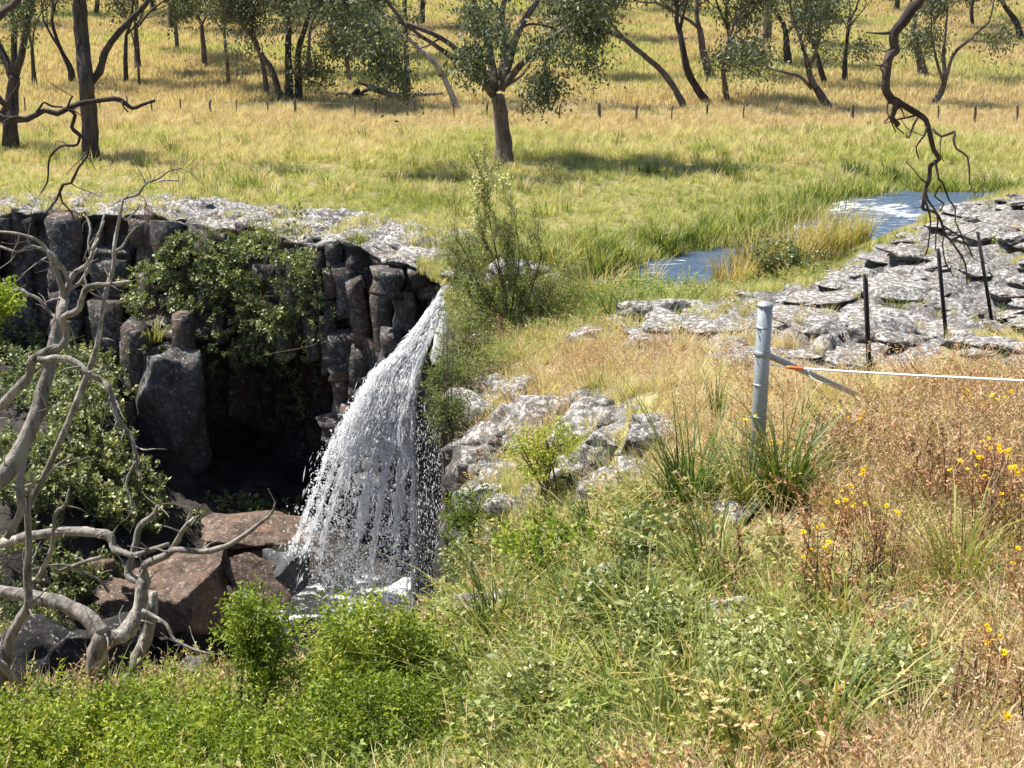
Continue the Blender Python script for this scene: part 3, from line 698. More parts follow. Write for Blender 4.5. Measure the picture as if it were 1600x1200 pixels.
def ends(k, s, dy, r, dk=.03):
    c = flow(k, s, dy); D = flow(np.clip(k + dk, 0, 1.05), s, dy) - c; D = D / (np.linalg.norm(D, axis=1)[:, None] + 1e-9); return c, D + r.normal(0, .13, D.shape)
def streak_spray(n, r):
    k, s, dy = spread(n, r, 1.15); cl = fbm(np.stack([s * 16, dy * .4, k * 3.5], 1), 5, 3)
    keep = (cl > np.interp(k, [0, .25, .5, 1], [0, .30, .53, .62])); k, s, dy = k[keep], s[keep], dy[keep]; return ends(k, s, dy, r)
def main_spray(n, r):
    k, s, dy = spread(n, r, .75); cl = fbm(np.stack([s * 9 * (.3 + k), dy * 1.2, k * 22], 1), 8, 4)
    keep = (cl > np.interp(k, [0, .3, .6, 1], [0, .36, .49, .51])) | (r.uniform(size=n) < .16); k, s, dy = k[keep], s[keep], dy[keep]
    c, D = ends(k, s, dy, r); return c + rdirs(len(k), r) * (.01 + .06 * k)[:, None], D + r.normal(0, .5, D.shape)
def thin_spray(n, r):
    z = -2.6 - r.uniform(0, 1, n) ** .8 * 4.5; k = (z + 2.6) / -4.5
    x = -1.02 - k * .25 + r.normal(0, .10, n) * (.3 + k * 1.4); y = 24.6 - k * .2 + r.normal(0, .12, n)
    return np.stack([x, y, z], 1), np.stack([r.normal(0, .2, n), r.normal(0, .2, n), -np.ones(n)], 1)
def veil_spray(n, r):
    z = -1.8 - r.uniform(0, 1, n) ** .7 * 5.2; x = r.uniform(-1.8, -1.05, n); y = 25.1 + r.normal(0, .12, n)
    return np.stack([x, y, z], 1), np.stack([r.normal(0, .3, n), r.normal(0, .3, n), -np.ones(n)], 1)
def splash(n, r):
    a = r.uniform(0, 6.283, n); q = np.abs(r.normal(0, 1, n)); z = -7.1 + np.abs(r.normal(0, .32, n)) * np.exp(-q * .5)
    c = np.stack([-2.95 + np.cos(a) * q * .95, 25.0 + np.sin(a) * q * .6, z], 1); return c, rdirs(n, r) + np.array([0, 0, .6])
for f, n, size, sd, st in [(splash, 6500, (.005, .022), 6, (.7, 1.8)), (streak_spray, 38000, (.005, .013), 4, (5, 14)), (main_spray, 40000, (.007, .026), 1, (.7, 1.6)), (thin_spray, 9000, (.004, .014), 2, (1.5, 5)), (veil_spray, 3600, (.003, .010), 3, (1.5, 6))]:
    Vd, Fd = drops(n, f, size, sd, st); obj('spray', make_mesh('spray', Vd, Fd, None, True, [M['white']]), falls, kind='stuff')
# the lip water: a short sheet that links the stream to the tongue
lm = MB()
for k in range(9):
    o = rf.normal(size=2) * .07
    P = np.array([[-.75 + o[0], 27.55 + o[1], -.22], [-1.05 + o[0], 27.48 + o[1], -.22], [-1.22 + o[0], 27.42 + o[1], -.25], [-1.32 + o[0], 27.25 + o[1], -.52], [-1.40 + o[0], 27.1 + o[1], -.95], [-1.52 + o[0], 26.9 + o[1], -1.5]])
    tube(lm, P, np.array([.05, .06, .07, .07, .07, .06]) * rf.uniform(.6, 1.1), 6, 4, .45, k)
obj('chute', lm.mesh('chute', M['white'], True), falls)

# ------------------------------------------------------------------ trees
def grow(r, P, D, L, R, depth, out, tips, up=.15, split=(2, 4), spread=.75, taper=.62, shrink=.72):
    n = 5; pts = [P]; d = D / np.linalg.norm(D)
    for k in range(n - 1):
        d = d + r.normal(0, .16, 3) + np.array([0, 0, up * .25]); d /= np.linalg.norm(d); pts.append(pts[-1] + d * L / (n - 1))
    pts = np.array(pts); out.append((pts, np.linspace(R, R * taper, n)))
    if depth == 0:
        tips.append((pts[-1], d)); tips.append((pts[2], d)); return
    for _ in range(r.integers(*split)):
        q = rdirs(1, r)[0]; q = q - d * (q @ d); q /= np.linalg.norm(q) + 1e-9
        nd = d + q * spread * r.uniform(.5, 1.2) + np.array([0, 0, up])
        k = r.integers(2, n) if _ else n - 1
        grow(r, pts[k], nd, L * shrink * r.uniform(.75, 1.15), R * taper * (.9 if k == n - 1 else .7), depth - 1, out, tips, up, split, spread, taper, shrink)

def build_tree(label, trunk_px, R_px, seed, limbs=(), height=6.0, depth=3, dens=36, leaf=(.16, .05), clump=.55, barkm='bark', group='gum trees on the grassy flat and hillside', dead=False, lean=None, name='gum_tree', pale=None, depth_y=None, crownmat='gum', spread=.75, low=0.0):
    """trunk_px: pixels from the base up to the first fork, at the base's own distance"""
    r = np.random.default_rng(seed)
    base = hit(*trunk_px[0], start=26) if depth_y is None else at(*trunk_px[0], depth_y)
    d = base[1]; k = ppm(base)
    pts = [base - np.array([0, 0, .25])] + [at(u, v, d + r.normal(0, .12)) for u, v in trunk_px]
    pts = np.array(pts); R = R_px / k
    rr = np.interp(np.arange(len(pts)), [0, 1, 2, len(pts) - 1], [R * 1.5, R * 1.22, R, R * .74] if len(pts) > 3 else [R * 1.5, R * 1.2, R * .9, R * .74])
    tb = MB(); tube(tb, pts, rr, 9, 4, .22, seed)
    root = thing(name, label, 'tree', base, group)
    segs, tips = [], []
    top = pts[-1]; dr = pts[-1] - pts[-2]; dr /= np.linalg.norm(dr)
    starts = []
    for L in limbs:                                                           # limbs traced in the photograph, with some depth of their own
        off, pix, rp = L
        lp = np.array([at(u, v, d + off * i / (len(pix) - 1)) for i, (u, v) in enumerate(pix)])
        tube(tb, lp, np.linspace(rp, rp * .55, len(lp)) / k, 7, 4, .25, seed + 5); dd = lp[-1] - lp[-2]; starts.append((lp[-1], dd / np.linalg.norm(dd), rp * .55 / k, min(1, rp / 5)))
        if len(lp) > 2 and not dead: starts.append((lp[-2], dd / np.linalg.norm(dd) + rdirs(1, r)[0] * .9, rp * .3 / k, min(.9, rp / 6)))
    if not limbs or lean is not None:
        starts.append((top, dr + (np.array(lean) if lean is not None else 0), R * .7)); starts.append((top, dr + rdirs(1, r)[0] * .7, R * .5))
    for P, D, Rr, *fz in starts: grow(r, P, D, height * .42 * r.uniform(.8, 1.15) * (fz[0] if fz else 1), Rr, depth if not fz or fz[0] > .7 else depth - 1, segs, tips, spread=spread)
    if low and not dead:                                                      # a few leafy shoots low on the trunk
        for _ in range(int(low)):
            a = pts[r.integers(2, len(pts))]; grow(r, a, rdirs(1, r)[0] * np.array([1, 1, .3]) + np.array([0, 0, .1]), 1.1, R * .14, 1, segs, tips, up=-.1)
    for P, Rr in segs: tube(tb, P, np.maximum(Rr, .006), 5, 2, 0, seed)
    obj('trunk', tb.mesh('trunk', M[barkm], True, base), root)
    if not dead:
        C = np.array([t[0] for t in tips]); n = len(C)
        keep = r.uniform(size=n) > .08; C = C[keep]; n = len(C)
        cs = clump * r.uniform(.6, 1.35, n); m = np.maximum(6, (3.2 * dens * r.uniform(.4, 1.5, n))).astype(int)
        ctr = np.repeat(C, m, 0); s = np.repeat(cs, m)
        o = r.normal(size=(len(ctr), 3)) * np.array([.54, .54, .46]); pos = ctr + o * s[:, None] - np.array([0, 0, .12]) * s[:, None]
        D = rdirs(len(pos), r) * .8 + np.array([0, 0, -.75])
        V, F = leaves(pos, D, r.uniform(.7, 1.3, len(pos)) * leaf[0], r.uniform(.7, 1.3, len(pos)) * leaf[1], r, True, .1)
        var = np.clip(np.repeat(np.clip(r.normal(.42, .17, n), 0, 1), m) + r.normal(0, .16, len(pos)), 0, 1)
        obj('crown', make_mesh('crown', V - base, F, {'var': np.repeat(var, 4)}, False, [M[crownmat]]), root)
    return root
big = dict(leaf=(.16, .062))
build_tree('large spreading forked gum alone in the middle of the green flat', [(786,258),(787,225),(783,185),(778,150)], 13.5, 1,
    limbs=[(-1.2, [(772,150),(752,125),(722,100),(690,78)], 7), (1.0, [(776,140),(768,100),(760,55),(742,5)], 8), (.3, [(782,142),(795,95),(812,45),(840,0)], 8), (-.6, [(784,138),(815,100),(850,70),(905,30)], 6), (-1.5, [(778,140),(740,100),(690,60),(630,35)], 5.5), (1.4, [(782,120),(790,70),(785,20),(800,-40)], 6), (-.8,[(790,135),(815,118),(822,108)],2.6)],
    height=3.4, depth=3, dens=30, clump=.62, barkm='bark', group=None, **big)
build_tree('tall straight bare trunk with one pale dead limb rising right', [(141,252),(141,215),(139,170),(134,125),(128,60),(124,0),(122,-80)], 13, 2, limbs=[(-.5, [(141,128),(155,112),(163,85),(178,60),(205,30),(232,0),(250,-40)], 6.5)], height=2.6, depth=2, barkm='bark_dark', group=None, dens=20, **big)
build_tree('dark leafy gum with thick trunk at the left edge of the flat', [(17,236),(16,200),(18,160),(22,120)], 12, 3, limbs=[(.5, [(20,122),(8,90),(-8,55)], 7), (-.5, [(22,122),(34,85),(42,40),(50,0)], 7), (0, [(22,118),(22,60),(18,0)], 6)], height=3.0, depth=2, dens=44, barkm='bark_dark', group=None, **big)
TREES = [  # label, trunk pixels, half width in px, height, depth, bark, options
 ('pale smooth gum leaning left behind the large forked gum', [(716,175),(700,135),(684,105),(660,80),(640,62)], 4.5, 4, 2, 'bark_pale', {}),
 ('slim straight dark trunk standing over the fallen log', [(637,163),(636,120),(634,70),(632,0)], 4.5, 5, 2, 'bark_dark', {}),
 ('thin sapling just left of the slim trunk by the fallen log', [(631,160),(629,120),(622,100),(600,75)], 2, 2.6, 2, 'bark', {'dens': 10}),
 ('crooked gum curving left at the left of the dark trunk cluster', [(438,161),(433,135),(424,108),(408,85),(392,55)], 5, 4, 2, 'bark', {'low': 2}),
 ('dark upright trunk in the middle of the trunk cluster', [(452,161),(451,120),(450,80),(452,40)], 6, 5, 2, 'bark_dark', {'low': 2}),
 ('dark trunk forking right at the right of the trunk cluster', [(467,160),(466,120),(466,80),(476,45)], 5.5, 5, 2, 'bark_dark', {}),
 ('slender gum just left of the dark trunk cluster', [(418,151),(414,120),(409,95),(400,65)], 4, 4.5, 2, 'bark', {}),
 ('thin gum with drooping crown left of the slender gum', [(357,138),(355,100),(351,60)], 3.2, 4.5, 2, 'bark', {}),
 ('slender trunk with grey streaks on the sunny slope, between thin gums', [(320,107),(318,75),(315,40)], 4, 6, 2, 'bark', {}),
 ('thin pole like gum high on the hillside left of centre', [(277,80),(275,45),(272,5)], 3, 6, 2, 'bark', {}),
 ('dark gum near the frame top above the thin pole gum', [(268,48),(268,20),(266,-20)], 5, 6, 2, 'bark_dark', {}),
 ('dark trunk close behind the tall bare trunk, its right neighbour', [(216,110),(214,80),(212,45)], 4.5, 6, 2, 'bark_dark', {}),
 ('thin dark sapling right of the tall bare trunk', [(218,136),(216,105),(212,80)], 2, 4, 2, 'bark', {'dens': 12}),
 ('slim dark gum beside the thin sapling by the bare trunk', [(197,134),(196,95),(197,55)], 3.6, 5.5, 2, 'bark_dark', {}),
 ('leafy gum between the left edge tree and the tall bare trunk', [(113,132),(110,108),(100,88)], 5, 4.6, 2, 'bark_dark', {'dens': 22}),
 ('slim trunk close right of the left edge gum', [(54,135),(52,105),(50,75)], 3.4, 5, 2, 'bark_dark', {'dens': 22}),
 ('thin gum just right of the trunk cluster farther up the slope', [(483,118),(482,85),(484,50)], 3, 5.5, 2, 'bark', {}),
 ('short dark trunk leaning left up the slope right of the cluster', [(524,88),(519,60),(514,30)], 4, 6, 2, 'bark_dark', {}),
 ('slim reddish trunk standing right of the leaning dark trunk', [(546,131),(542,95),(538,60)], 3.6, 5, 2, 'bark', {}),
 ('dark gum up the hill left of the thin sapling', [(555,92),(556,60),(555,30)], 4, 6, 2, 'bark_dark', {'dens': 22}),
 ('dark trunk seen just right of the large forked gum', [(852,124),(853,95),(858,70)], 4, 5, 2, 'bark_dark', {}),
 ('distant gum near the frame top right of the large gum', [(910,62),(908,35),(905,0)], 4, 6, 2, 'bark', {}),
 ('long gum leaning far left at the edge of the pale grass', [(1070,171),(1055,140),(1035,112),(1010,90),(980,65)], 5, 4.6, 2, 'bark', {}),
 ('stout dark gum leaning left beside the long leaning gum', [(1106,162),(1090,140),(1075,112),(1068,80),(1062,50)], 6, 4.8, 2, 'bark_dark', {}),
 ('tall gum with thick trunk behind the two leaning gums', [(1110,121),(1100,85),(1093,45)], 6, 6, 2, 'bark', {}),
 ('thin wavy gum right of the stout leaning gum', [(1138,166),(1132,130),(1130,105),(1138,75)], 4, 4, 2, 'bark', {}),
 ('gum with leaning short trunk up the slope behind the wavy gum', [(1152,94),(1144,72),(1138,45)], 4.5, 6, 2, 'bark_dark', {}),
 ('gum leaning hard left with an arched low branch', [(1297,174),(1283,150),(1268,125),(1262,100)], 6, 3.8, 2, 'bark', {'limbs': [(-.6, [(1268,138),(1250,120),(1230,114),(1205,108)], 3), (.3, [(1262,102),(1255,75),(1245,45)], 4), (-.3, [(1264,105),(1275,80),(1280,50)], 3.5)], 'dens': 22}),
 ('small dark leafy gum right of the hard leaning gum', [(1290,136),(1284,115),(1278,90)], 4.5, 4.6, 2, 'bark_dark', {'dens': 22}),
 ('dark bushy gum with low drooping crown', [(1320,134),(1320,105),(1322,80)], 4.2, 4.8, 2, 'bark_dark', {'dens': 26, 'low': 2}),
 ('thick leaning trunk behind the hanging dead branch', [(1444,123),(1438,95),(1431,65)], 7, 5.5, 2, 'bark', {}),
 ('many stemmed gum leaning right near the hanging dead branch', [(1455,169),(1470,145),(1478,120)], 5, 3.8, 2, 'bark', {'limbs': [(-.4, [(1478,122),(1490,85),(1515,62),(1545,35)], 3), (.4, [(1477,122),(1474,85),(1478,45)], 3.6), (.1, [(1474,130),(1462,90),(1455,50)], 2.6)], 'dens': 17}),
 ('dark gum at the right end of the hillside, near the frame corner', [(1595,61),(1588,35),(1570,10)], 5, 6, 2, 'bark_dark', {}),
 ('gum in the gap between the leaning gums and the bushy gum', [(1197,66),(1199,40),(1200,5)], 7, 6, 2, 'bark', {'dens': 22}),
 ('dark gum half hidden at the trunk foot of the arched branch tree', [(1232,105),(1230,80),(1228,55)], 6, 5, 2, 'bark_dark', {'dens': 22}),
]
for q, (lab, px, rp, hgt, dep, bk, opt) in enumerate(TREES):
    far = min(v for u, v in px[:1]) < 120
    dep = dep + 1; o = dict(dens=35, clump=.85, leaf=(.19, .075) if not far else (.26, .105)); o.update(opt)
    build_tree(lab, px, rp, 200 + q, height=hgt * 1.12, depth=dep, barkm=bk, **o)
rt = np.random.default_rng(77)                                                # the wood closing the hilltop: trees too alike to tell apart
HT = ['hilltop gum seen over the left edge gum', 'hilltop gum above the leafy gum beside the bare trunk', 'hilltop gum behind the pale dead limb, left of it', 'hilltop gum between the pale dead limb and the thin pole gum', 'hilltop gum above the grey streaked slender trunk', 'hilltop gum straight above the thin drooping gum',
      'hilltop gum above the curved gum of the trunk cluster', 'hilltop gum above the thin gum right of the cluster', 'hilltop gum above the fallen log', 'hilltop gum just left of the pale smooth gum top', 'hilltop gum hidden behind the large forked gum crown', 'hilltop gum right of the large forked gum crown', 'hilltop gum above the far left leaning gum', 'hilltop gum above the arched branch gum', 'hilltop gum behind the hanging dead branch top', 'hilltop gum left of the corner gum at the right']
for q in range(16):
    u = [30, 85, 150, 240, 330, 380, 430, 500, 590, 660, 740, 870, 960, 1240, 1400, 1520][q]; v = rt.uniform(14, 46)
    build_tree(HT[q], [(u, v), (u + rt.uniform(-4, 4), v - 25), (u + rt.uniform(-8, 8), v - 55)], rt.uniform(2.5, 4.5), 300 + q, height=6.5, depth=3, dens=18, clump=1.0, leaf=(.32, .13), barkm='bark_dark', group='gums crowding the top of the hillside')

# fallen log
base = hit(610, 158); d = base[1]; k = ppm(base)
lg = thing('fallen_tree', 'grey fallen dead tree lying in the grass left of the slim trunk', 'log', base)
tb = MB(); tube(tb, [at(u, v, d + o) for u, v, o in [(692,146,.6),(650,148,.4),(615,148,.2),(595,141,0),(578,137,-.2)]], np.array([2.2, 3.4, 5.0, 6.2, 5]) / k, 8, 4, .3, 3)
obj('trunk', tb.mesh('trunk', M['dead'], True, base), lg)
for px in [[(595,141),(575,140),(555,150),(530,158),(505,154)], [(590,140),(570,132),(560,130)], [(575,150),(550,150),(535,145),(515,153)], [(610,148),(600,158),(585,160)], [(560,140),(545,152),(535,160)]]:
    tb = MB(); tube(tb, [at(u, v, d + rt.uniform(-.5, .3)) for u, v in px], np.linspace(4, 1.2, len(px)) / k, 6, 4, .3, 4); obj('branch', tb.mesh('branch', M['bark_dark'], True, base), lg)

# ------------------------------------------------------------------ fences
ff = thing('paddock_fence', 'low line of weathered posts crossing the straw grass below the hillside trees', 'fence', hit(800, 187))
fb = np.array(ff.location); fpts = []
for u, v, hpx, wpx in [(40,178,12,1.2),(157,178,10,1.2),(200,178,14,1.5),(238,182,12,1.4),(283,181,12,1.4),(329,182,12,2.2),(370,181,12,1.2),(419,182,10,1.4),(462,182,12,2.2),(555,186,12,1.4),(588,186,14,1.6),(648,183,12,1.4),(709,186,12,1.4),(761,186,12,2),(816,186,12,1.4),(874,192,14,1.6),(936,193,17,3.2),(994,194,14,2),(1049,192,12,1.4),(1104,190,13,2.2),(1161,190,12,1.4),(1211,188,10,1.2),(1331,190,12,3.2),(1465,192,12,1.6),(1522,195,16,2.6),(1588,195,15,2)]:
    p = hit(u, v, 40); kk = ppm(p); mb = MB(); h = hpx / kk + .36
    tube(mb, [p - [0, 0, .3], p + [0, 0, h * .6], p + [rt.normal(0, .03), 0, h]], np.array([1, 1, .9]) * wpx / kk * .9, 7, 2, .15, int(u)); obj('post', mb.mesh('post', M['post_wood'], False, fb), ff); fpts.append(p + [0, 0, h * .85])
for dz in (0, -.25):
    mb = MB(); tube(mb, np.array(fpts) + [0, 0, dz], .004, 4); obj('wire', mb.mesh('wire', M['wire'], False, fb), ff)

# steel end post with its stay
pb = at(1180, 770, 9.5); kk = ppm(pb); R = 11.3 / kk
ep = thing('end_post', 'grey galvanised steel fence post with a sloping stay on the near slope', 'fence post', pb)
top = at(1181, 478, 9.5); hgt = top[2] - pb[2]
mb = MB(); tube(mb, [[0, 0, -.4], [0, 0, hgt * .5], [0, 0, hgt]], R, 24); obj('tube', mb.mesh('tube', M['steel'], True), ep)
mb = MB(); tube(mb, [[0, 0, hgt], [0, 0, hgt + .008], [0, 0, hgt + .02]], [R * 1.1, R * 1.1, R * .9], 24); obj('cap', mb.mesh('cap', M['steel'], True), ep)
for v in (511, 552, 600, 650):
    zz = at(1180, v, 9.5)[2] - pb[2]; mb = MB(); hh = .022 if v == 552 else .007; tube(mb, [[0, 0, zz - hh], [0, 0, zz], [0, 0, zz + hh]], [R * 1.02, R * 1.12, R * 1.02], 24); bd = obj('band', mb.mesh('band', M['steel'], True), ep)
    if v != 600:
        mb = MB(); tube(mb, [[-R * 1.0, -R * .3, zz], [-R * 1.45, -R * .5, zz]], .006, 6); obj('tie', mb.mesh('tie', M['steel'], True), bd)
a = at(1192, 551, 9.45) - pb; g = hit(1366, 634); g = g - pb + np.array([0, 0, .02])
mb = MB(); tube(mb, [a, a * .5 + g * .5, g], 5.4 / kk, 12); obj('stay', mb.mesh('stay', M['steel'], True), ep)
mb = MB(); tube(mb, [g - [0, 0, .12], g + [0, 0, .01]], .07, 10, 1, .2, 3); obj('footing', mb.mesh('footing', M['shelf'], False), ep)

def star_picket(label, tpx, bpx, d):
    b0 = at(*bpx, d); t0 = at(*tpx, d - .02); ax = t0 - b0; L = np.linalg.norm(ax)
    root = thing('star_picket', label, 'fence picket', b0, 'black star pickets on the rock shelf')
    mb = MB(); w, th = .030, .005
    Z0, Z1 = -.35, L
    for q in range(3):
        an = q * 2 * math.pi / 3 + .5; c, s = math.cos(an), math.sin(an)
        V = []
        for z in (Z0, Z1):
            for uu, vv in ((0, -th), (w, -th * .7), (w, th * .7), (0, th)): V.append((c * uu - s * vv, s * uu + c * vv, z))
        V = np.array(V); mb.add(V, np.array([[0, 1, 5, 4], [1, 2, 6, 5], [2, 3, 7, 6], [3, 0, 4, 7], [4, 5, 6, 7], [3, 2, 1, 0]]))
    post = obj('post', mb.mesh('post', M['picket']), root)
    for k in range(6):
        mb = MB(); z = L * (.15 + .15 * k); tube(mb, [[.02, -.02, z], [.034, -.026, z + .008]], .008, 6); obj('notch', mb.mesh('notch', M['picket']), post)
    q = Vector(ax).to_track_quat('Z', 'Y'); root.rotation_mode = 'QUATERNION'; root.rotation_quaternion = q
    return root
star_picket('black star picket nearest the steel post', (1352,428), (1360,611), hit(1360, 611)[1])
star_picket('middle black star picket with the hanging branch in front', (1466,388), (1479,530), hit(1479, 530)[1])
star_picket('black star picket farthest from the steel post', (1528,362), (1551,508), hit(1551, 508)[1])
tp = thing('fence_tape', 'white electric fence tape running right from an orange handle on the stay', 'fence tape', at(1240, 575, 9.6)); tb0 = np.array(tp.location)
mb = MB(); P = np.array([at(1256, 576, 9.6), at(1300, 579, 9.45), at(1400, 585, 9.2), at(1500, 590, 8.95), at(1600, 595, 8.7), at(1750, 602, 8.4)]); tube(mb, P, .0085, 6, 4); obj('tape', mb.mesh('tape', M['tape'], True, tb0), tp)
mb = MB(); tube(mb, [at(1228, 574, 9.62), at(1234, 574, 9.61), at(1250, 576, 9.6), at(1257, 576, 9.6)], [.008, .014, .014, .007], 8, 2); obj('handle', mb.mesh('handle', M['orange'], True, tb0), tp)
mb = MB(); tube(mb, [at(1192, 568, 9.5), at(1215, 572, 9.58), at(1229, 574, 9.62)], .004, 5); obj('cord', mb.mesh('cord', M['tape'], True, tb0), tp)
mb = MB(); tube(mb, [at(1262, 577, 9.6), at(1268, 590, 9.55), at(1285, 598, 9.5), at(1296, 600, 9.48)], .004, 5, 3); obj('cord', mb.mesh('cord', M['tape'], True, tb0), tp)
tsp = at(1750, 602, 8.4); tg = float(H(np.array([tsp[0]]), np.array([tsp[1]]))[0])       # where the tape is tied, beyond the frame
fp = thing('end_post', 'steel post beyond the frame where the white tape is tied', 'fence post', (tsp[0], tsp[1], tg)); mb = MB(); tube(mb, [[0, 0, -.2], [0, 0, max(.3, tsp[2] - tg + .1)]], .04, 12); obj('tube', mb.mesh('tube', M['steel'], True), fp)

# ------------------------------------------------------------------ dead trees
def dead_tree(name, label, d0, parts, material, cat='tree', fine=True, seed=0):
    """parts: (name, depth offsets start/end, [(u, v, half width px), ...])"""
    r = np.random.default_rng(seed); f = parts[0]; b0 = at(f[2][0][0], f[2][0][1], d0 + f[1][0]); root = thing(name, label, cat, b0)
    for nm, (o0, o1), px in parts:
        n = len(px); mb = MB(); P = []; R = []
        for i, (u, v, w) in enumerate(px):
            dd = d0 + o0 + (o1 - o0) * i / max(1, n - 1); p = at(u, v, dd); P.append(p); R.append(max(w * ((.60 if nm == 'trunk' else .62) if material == 'dead' else .74), min(w, 1.2)) / ppm(p))
        P = np.array(P); P[1:-1] += r.normal(0, .012, (n - 2, 3)) if n > 2 else 0
        tube(mb, P, np.array(R), 12 if R[0] > .05 else 7, 3 if material == 'dead' else 2, .34 if material == 'dead' else .2, seed + len(nm) + px[0][0])
        if fine:                                                                 # short spurs and twigs
            for q in range(max(1, (n - 1) // (1 if material == 'dead' else 3))):
                i = r.integers(1, n); q0 = P[i]; dr = P[i] - P[i - 1]; dr /= np.linalg.norm(dr)
                if r.random() < .75:
                    e = q0; pts = [e]; dd = dr * .5 + rdirs(1, r)[0]; dd /= np.linalg.norm(dd)
                    L = r.uniform(16, 62) / ppm(e)
                    for _ in range(3): dd = dd + r.normal(0, .25, 3); dd /= np.linalg.norm(dd); pts.append(pts[-1] + dd * L / 3)
                    tube(mb, pts, np.linspace(min(R[i] * .45, .012), .002, 4), 5, 3)
        obj(nm, mb.mesh(nm, M[material], True, b0), root)
    return root
B = 'branch'
dead_tree('dead_tree', 'forked dead grey tree standing at the gorge edge in front of the brown boulders', 10.2, [
 ('trunk', (0, 0), [(146,1175,34),(150,1115,31),(150,1060,28),(155,1020,26),(163,990,24)]),
 (B, (0, .5), [(160,995,24),(140,968,21),(112,955,20),(75,938,19),(35,930,16),(-10,922,15),(-60,900,14)]),
 (B, (0, .3), [(160,1000,24),(187,990,20),(205,965,19),(214,947,18),(224,915,17),(227,908,15)]),
 (B, (.3, .5), [(227,910,13),(205,900,11),(202,893,11),(208,870,9),(211,845,8.5),(220,825,8),(240,803,6),(245,790,4)]),
 (B, (.3, -.3), [(227,908,13),(233,887,11),(250,873,10),(263,863,9),(280,857,8),(320,861,7.5),(352,852,7),(383,837,6),(405,820,5),(423,800,3.5),(430,785,2)]),
 (B, (.2, -.1), [(262,865,8),(275,845,7),(283,833,7),(295,820,6),(307,808,5)]),
 (B, (.8, .2), [(-60,860,13),(0,850,12),(43,838,12),(100,832,12),(150,834,12),(168,838,12),(178,852,10),(192,860,8),(212,867,7.5),(232,860,7),(263,850,6)]),
 (B, (-.1, -.4), [(222,953,6),(245,968,5),(262,980,5),(275,995,4.5),(290,1010,4),(310,1018,3.5),(327,1021,2.5)]),
 (B, (.1, .4), [(160,1150,14),(170,1120,15),(186,1085,16),(203,1055,17),(215,1030,17),(225,1000,17),(236,960,15),(240,925,11)]),
 (B, (.1, 0), [(170,925,4),(150,905,3),(110,885,3),(75,880,2.5),(40,893,2)]),
 (B, (.1, 0), [(160,870,5),(130,878,5),(95,885,4.5),(82,890,4)]),
], 'dead', seed=5)
dead_tree('dead_tree', 'gnarled dead tree leaning in from the left edge with many pale twisted limbs', 9.6, [
 ('trunk', (-.4, .6), [(-120,1120,44),(-110,1000,40),(-95,900,36),(-60,810,30),(0,745,23),(23,710,20),(50,667,19),(67,620,18),(77,573,17),(87,527,16),(97,493,15),(100,467,13)]),
 (B, (.6, .8), [(100,467,10),(108,448,8),(117,433,7),(128,418,6),(140,405,5),(147,385,4),(152,372,3),(163,345,2.5)]),
 (B, (.6, .5), [(100,467,9),(92,445,8),(86,422,7),(80,400,6),(68,385,5),(55,372,4),(30,365,3.5),(0,362,3)]),
 (B, (.4, .2), [(-80,650,15),(-40,650,14),(0,634,13),(30,612,12),(48,590,11),(48,572,11),(52,558,12),(66,549,11),(85,546,11),(99,542,11),(100,525,9),(100,505,9),(108,490,9),(118,483,8),(128,465,8),(140,451,8),(157,447,7),(175,445,6),(203,440,4)]),
 (B, (.2, -.2), [(60,562,9),(85,560,9),(110,563,9),(126,571,8),(140,580,8),(160,592,7.5),(168,602,7.5),(174,618,7),(182,633,7),(187,650,6.5),(195,665,6),(206,680,6),(213,695,5.5),(213,710,5),(211,722,5),(216,733,5),(220,748,3)]),
 (B, (-.2, -.3), [(211,722,4),(203,740,3.5),(196,757,3),(194,772,3),(205,790,2.5),(214,800,2)]),
 (B, (.5, .6), [(88,495,5),(77,487,4.5),(60,474,4.5),(45,458,4.5),(35,454,4),(22,453,4),(12,447,3.5),(5,436,3)]),
 (B, (.6, .5), [(110,450,6),(100,425,5),(92,410,4.5),(80,396,4.5),(65,388,4),(48,380,4),(28,390,3),(0,385,3)]),
 (B, (.7, .8), [(110,452,4.5),(125,440,4),(138,425,4),(145,405,3.5),(152,388,3)]),
 (B, (.7, .9), [(140,396,4),(137,375,3),(140,360,3),(135,345,3),(130,335,2.5)]),
 (B, (.7, .9), [(143,390,4),(153,375,3.2),(158,358,3),(163,335,2.5)]),
 (B, (.2, .4), [(10,840,9),(28,800,10),(36,770,10),(32,735,10),(38,705,9),(46,680,8),(58,667,7)]),
 (B, (.2, .3), [(5,1060,14),(8,1030,14),(22,995,13),(36,965,13),(44,943,12),(43,910,11),(42,875,10),(43,835,9),(44,800,8),(46,770,6),(52,740,4)]),
 (B, (0, .3), [(-20,1025,10),(3,1036,10),(18,1050,10),(28,1070,11),(34,1095,13),(38,1130,14)]),
 (B, (0, .2), [(-40,1200,15),(-4,1180,15),(2,1120,14),(4,1060,13),(0,1010,11)]),
 (B, (.2, -.2), [(60,905,9),(72,880,7),(80,855,6),(86,830,5),(92,805,5),(100,785,4),(108,765,3)]),
 (B, (.3, .1), [(50,670,5),(66,650,4),(74,635,3),(60,605,3)]),
 (B, (.1, 0), [(40,760,4),(70,745,3.5),(95,728,3),(115,710,2)]),
 (B, (0, 0), [(50,1103,4),(70,1085,3.5),(90,1075,3.5),(106,1066,3)]),
], 'dead', seed=8)
